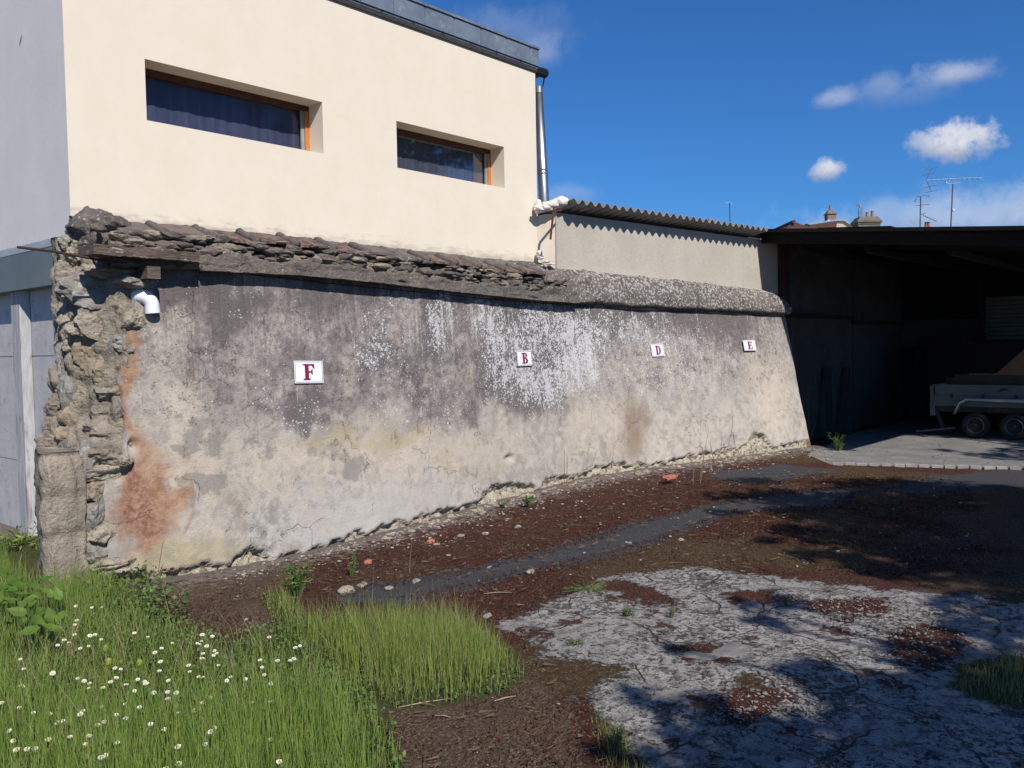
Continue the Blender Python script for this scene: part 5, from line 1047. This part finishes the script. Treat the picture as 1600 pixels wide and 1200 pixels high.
# dry stalks by the wall
stm=M_('dry_stalk',(.22,.14,.09),(.15,.09,.06),9,.9); grn=leafmat('stalk_green',(.06,.10,.03),(.10,.13,.04),.2)
def stalk(segs,depth_px,label,m=stm,r=.005,name='dry_stalk',cat='dry stalk',grp='dry stalks by the wall'):
    base=segs[0][0]; g=onZ(*base,.05 if base[0]>500 else 0); Y=g[1]; b=MB()
    for s in segs: b.tube([onY(px,py,Y-.003*i) for i,(px,py) in enumerate(s)],[r]+[r*.7]*(len(s)-2)+[r*.35],5)
    tag(b.obj(name,m),label,cat,grp)
stalk([[(882,772),(882,740),(881.5,702)],[(885,765),(886,730),(886,710)]],0,'pair of thin dry stalks standing by the middle of the wall')
stalk([[(1094,746),(1102,700),(1108,668)],[(1100,725),(1097,700),(1093,697)],[(1117,727),(1111,700),(1109,690)]],0,'tallest dry stalk cluster under the E plate')
stalk([[(1114,728),(1128,700),(1144,678)],[(1128,745),(1136,705),(1145,665),(1144,650)],[(1145,675),(1150,705)],[(1140,681),(1156,681)]],0,'crossing bent dry stalks right of the tallest cluster')
stalk([[(1058,760),(1057,740),(1056,720)],[(1083,757),(1084,735),(1082,710)],[(1094,755),(1098,735),(1097,722)]],0,'three short dry stalks near the brick shard')
stalk([[(1263,694),(1264,670),(1264,643)],[(1266,690),(1270,672),(1275,660),(1270,655)]],0,'pale dry stalks at the far end of the wall')
stalk([[(247,925),(248,890),(254,850),(257,844)],[(249,880),(252,862)]],0,'single brown seed stalk in front of the wall near the left end',r=.004)
stalk([[(88,905),(90,860),(91,800),(92,715)],[(88,900),(86,850),(78,800),(72,760)],[(86,895),(80,860),(68,825),(58,810)],[(90,860),(88,820),(85,790)]],0,'tall thin green weed in front of the low pier',m=M_('grey_green_stem',(.09,.10,.05),(.06,.07,.035),8,.9),r=.0045,name='tall_weed',cat='weed',grp=None)
stalk([[(640,895),(641,870),(645,838)]],0,'faint dry stem standing by the red moss',r=.003)
# green weed clump at far end
def clump(px,py,w,h,n,label,m,z0=0.,name='weed_plant',leaf=.03):
    g=onZ(px,py,z0); k=np.linalg.norm(g-CAM)/FPX; W_=w*k; H_=h*k; t_=thing(name,label,'plant',g); b=MB(); vs=[];fs=[]; st_=MB()
    for i in range(n):
        a=rng.random()*6.28; r_=W_*.5*rng.random()**.5; tip=g+[math.cos(a)*r_,math.sin(a)*r_*.7,H_*(.4+.6*rng.random())]; mid=(g+tip)/2+[0,0,H_*.15]
        st_.tube([g+[math.cos(a)*r_*.15,math.sin(a)*r_*.15,0],mid,tip],[.004,.003,.002],4)
        for j in range(5):
            f=.3+.7*rng.random(); p=g*(1-f)+tip*f+[0,0,H_*.1]; d_=rng.normal(size=3); d_[2]*=.5; d_/=np.linalg.norm(d_); u=np.cross(d_,rng.normal(size=3)); u/=np.linalg.norm(u); s=leaf*(.5+.7*rng.random()); k2=len(vs); vs+=[p,p+d_*s+u*s*.28,p+d_*s*2,p+d_*s-u*s*.28]; fs.append((k2,k2+1,k2+2,k2+3))
    b.v=[tuple(v) for v in vs]; b.f=fs; b.obj('leaves',m,t_); st_.obj('stem',grn,t_)
clump(1310,705,44,26,26,'green weed clump beside the far end of the wall',leafmat('weed_a',(.05,.09,.02),(.09,.14,.03)),leaf=.035)
clump(465,935,70,55,40,'bushy green weed behind the tall grass patch',clov,leaf=.022)
clump(550,905,22,45,8,'slender leafy weed in front of the red moss',clov,leaf=.02)
clump(175,915,50,48,34,'leafy green weed against the foot of the wall end',clov,leaf=.026)
clump(825,788,26,14,22,'small green weed growing at the wall foot',clov,.08,leaf=.02)
clump(785,792,24,8,14,'tiny weed left of another along the wall foot',clov,.07,leaf=.014)
clump(980,965,30,16,16,'small tuft growing in a crack of the slab',leafmat('weed_b',(.10,.13,.04),(.15,.16,.06)),leaf=.01)
clump(1050,968,16,22,10,'narrow tuft right of the slab crack tuft',leafmat('weed_c',(.10,.13,.04),(.15,.16,.06)),leaf=.008)
clump(1228,950,12,18,9,'thin sprig standing on the cracked slab',leafmat('weed_d',(.10,.13,.04),(.15,.16,.06)),leaf=.008)
clump(900,1010,40,12,20,'low dry tuft at the slab left side',leafmat('weed_e',(.12,.13,.05),(.16,.16,.07)),leaf=.009)
clump(965,1175,40,40,26,'pale seeding grass tuft at the lower slab edge',leafmat('weed_f',(.16,.17,.08),(.22,.21,.11)),leaf=.012,name='grass_tuft')
clump(915,925,90,10,60,'yellow-green moss tuft on the olive moss',leafmat('weed_g',(.12,.12,.025),(.17,.15,.04)),leaf=.009,name='moss_tuft')
clump(40,868,150,36,70,'bright grass tuft growing at the garage foot',gra1,.12,leaf=.03,name='grass_tuft')
# broad leaved plant at the left edge
bl=leafmat('broad_leaves',(.08,.15,.02),(.14,.22,.035),.35,5); g=onZ(25,985); pt=thing('broadleaf_plant','broad-leaved bright green plant at the left edge of the grass','plant',g)
b=MB(); sb_=MB(); vs=[];fs=[]
for i in range(60):
    px=-25+120*rng.random()**1.3; py=890+95*rng.random(); D_=5.3-(py-890)/95*.8; q=onD(px,py,D_); sz=(.022+.022*rng.random())
    up=np.array([.35*rng.normal(),-.5+.4*rng.normal(),1.]); up/=np.linalg.norm(up); d_=np.cross(up,rng.normal(size=3)); d_/=np.linalg.norm(d_); e_=np.cross(up,d_); k=len(vs)
    mid=[q+d_*sz*x-up*sz*.15*(1-abs(x)) for x in (-1.1,0,1.5)]
    vs+=mid+[q-d_*sz*.6+e_*sz*.62,q+d_*sz*.25+e_*sz*.75,q-d_*sz*.6-e_*sz*.62,q+d_*sz*.25-e_*sz*.75]
    fs+=[(k,k+1,k+3),(k+3,k+1,k+4),(k+1,k+2,k+4),(k,k+5,k+1),(k+5,k+6,k+1),(k+1,k+6,k+2)]
    gg=np.array([q[0]*.98+.03*rng.normal(),q[1]*.98,0.]); sb_.tube([gg,(gg+q)/2+[0,0,.03],mid[0]],[.004,.003,.002],4)
b.v=[tuple(v) for v in vs]; b.f=fs; b.obj('leaf',bl,pt); sb_.obj('stem',grn,pt)
# daisies
pet=M_('daisy_petals',(.80,.79,.76),(.74,.73,.70),9,.7,bump=0); yc=M_('daisy_centre',(.65,.50,.06),(.55,.42,.05),9,.8,bump=0)
def daisy_head(r,h):
    b=MB(); n=14; vs=[(0,0,h)]
    for i in range(n):
        a=2*math.pi*i/n; rr=r*(1 if i%2==0 else .78); vs.append((rr*math.cos(a),rr*math.sin(a),h+.003))
    b.add(vs,[(0,1+i,1+(i+1)%n) for i in range(n)]); vs2=[(x,y,z-.003) for x,y,z in vs]; b.add(vs2,[(0,1+(i+1)%n,1+i) for i in range(n)]); return b
def daisy():
    t_=bpy.data.objects.new('daisy',None); t_.empty_display_size=.02; col_.objects.link(t_)
    daisy_head(.0095,.15).obj('petals',pet,t_); b=MB(); b.stone((0,0,.154),(.0042,.0042,.0028),1,sub=1); b.obj('flower_centre',yc,t_)
    b=MB(); b.tube([(0,0,0),(.006,.004,.08),(0,0,.149)],.0013,4); b.obj('stem',grn,t_); return t_
d0=daisy()
DP=[(132,984,1.4),(155,994,1.6),(121,988,1.3),(144,988,1),(136,1003,1),(100,997,1.2),(40,1018,1.2),(86,1003,1),(124,965,1),(120,969,1),(103,1002,1),(208,984,1),(228,993,1.1),(268,1001,1),(319,985,1.3),(327,988,1),(329,999,1),(301,1001,1),(308,1002,1),(314,1001,1.3),(322,1018,1.3),(326,1018,1),(346,1005,1.1),(347,1016,1.1),(244,1009,1.3),(250,1009,1),(261,1025,1.2),(310,1026,1.4),(318,1028,1.3),(300,1033,1.1),(299,1047,1),(280,1051,1.4),(322,1048,1.2),(325,1057,1),(344,1034,1.1),(353,1052,1),(367,1052,1),(411,1028,1),(437,1028,1),(450,1025,1),(411,1035,1),(84,1047,1.4),(40,1039,1.2),(35,1069,1.4),(35,1068,1),(133,1052,1.2),(128,1050,1),(180,1038,1),(188,1037,1),(166,1055,1.4),(154,1059,1.1),(176,1061,1.2),(215,1056,1.4),(219,1051,1.3),(222,1064,1.3),(206,1065,1.6),(226,1062,1.3),(163,1072,1.3),(192,1070,1.1),(232,1070,1.2),(279,1073,1.1),(264,1074,1),(159,1090,1.1),(30,1096,1.5),(62,1101,1.4),(84,1097,1.4),(104,1110,1.3),(109,1116,1.2),(131,1104,1.4),(139,1106,1),(168,1112,1.3),(180,1109,1.5),(192,1111,1.2),(201,1095,1.4),(220,1096,1.3),(266,1088,1.1),(240,1118,1.1),(257,1128,1.4),(8,1090,1.2),(38,1126,1.4),(22,1141,1.6),(60,1157,1.8),(38,1160,2.2),(75,1151,1.6),(52,1156,1.6),(112,1147,1.5),(130,1147,1.2),(140,1155,1.4),(164,1161,1.6),(156,1177,1.5),(59,1194,1.6),(326,1123,1.2),(331,1134,1.7),(318,1150,1.4),(291,1156,1.5),(280,1174,1.3),(273,1189,1.2),(441,1177,1.5),(426,1094,1),(391,1090,1),(422,1054,1.2),(417,1041,1),(417,1149,1),(449,1029,1),(383,1053,1),(418,989,1.1),(472,1007,1.1),(464,1001,1),(300,1089,1),(317,1092,1.1),(325,1083,1),(45,926,1),(44,928,1),(88,947,1),(91,950,1),(101,938,1),(124,938,1),(168,944,1),(145,943,1),(86,1044,1),(153,1066,1),(110,990,1),(143,1000,1),(275,1111,1),(190,1150,1),(150,1130,1),(250,1045,1)]
for i,(px,py,sz) in enumerate(DP):
    o=d0 if i==0 else d0.copy()
    if i:
        col_.objects.link(o)
        for ch in d0.children: c_=ch.copy(); col_.objects.link(c_); c_.parent=o
    hgt=.15*(.75+.25*min(sz,1.6))
    scl=hgt/.15; jj=.8+.55*random.random(); q=onZ(px,py,hgt+zground(2,0)); 
    o.location=(q[0],q[1],0); o.scale=(scl*jj,)*2+(scl,); o.rotation_euler=(.12*random.gauss(0,1)+.25,-.15+.12*random.gauss(0,1),0)
    tag(o,{(59,1194):'daisy lowest of all at the bottom edge of the grass',(8,1090):'leftmost daisy halfway down the grass',(441,1177):'lone daisy low in the grass, far right of the others at the bottom',(472,1007):'rightmost daisy in the grass, toward the tall patch',(38,1160):'large daisy in the group at the lower left corner',(101,938):'daisy near the broad-leaved plant, highest of its few neighbours'}.get((px,py),'small white daisy flower growing in the long grass'),'daisy','daisies in the grass')
# yellow seed heads
for px,py,lab in [(165,1013,'yellow-green seed head beside a dense daisy group'),(170,1034,'lower yellow seed head in the daisy patch'),(218,1036,'yellow seed head right among the daisies')]:
    b=MB(); q=onZ(px,py,.16); b.stone(q,(.014,.014,.02),px*.1,sub=2); b.tube([(q[0],q[1],0),q],.0018,4); tag(b.obj('seed_head',leafmat('seedm%d'%px,(.35,.38,.08),(.3,.34,.07))),lab,'flower')
# render settings kept light
S.render.engine='CYCLES'; S.cycles.max_bounces=6; S.cycles.transparent_max_bounces=8
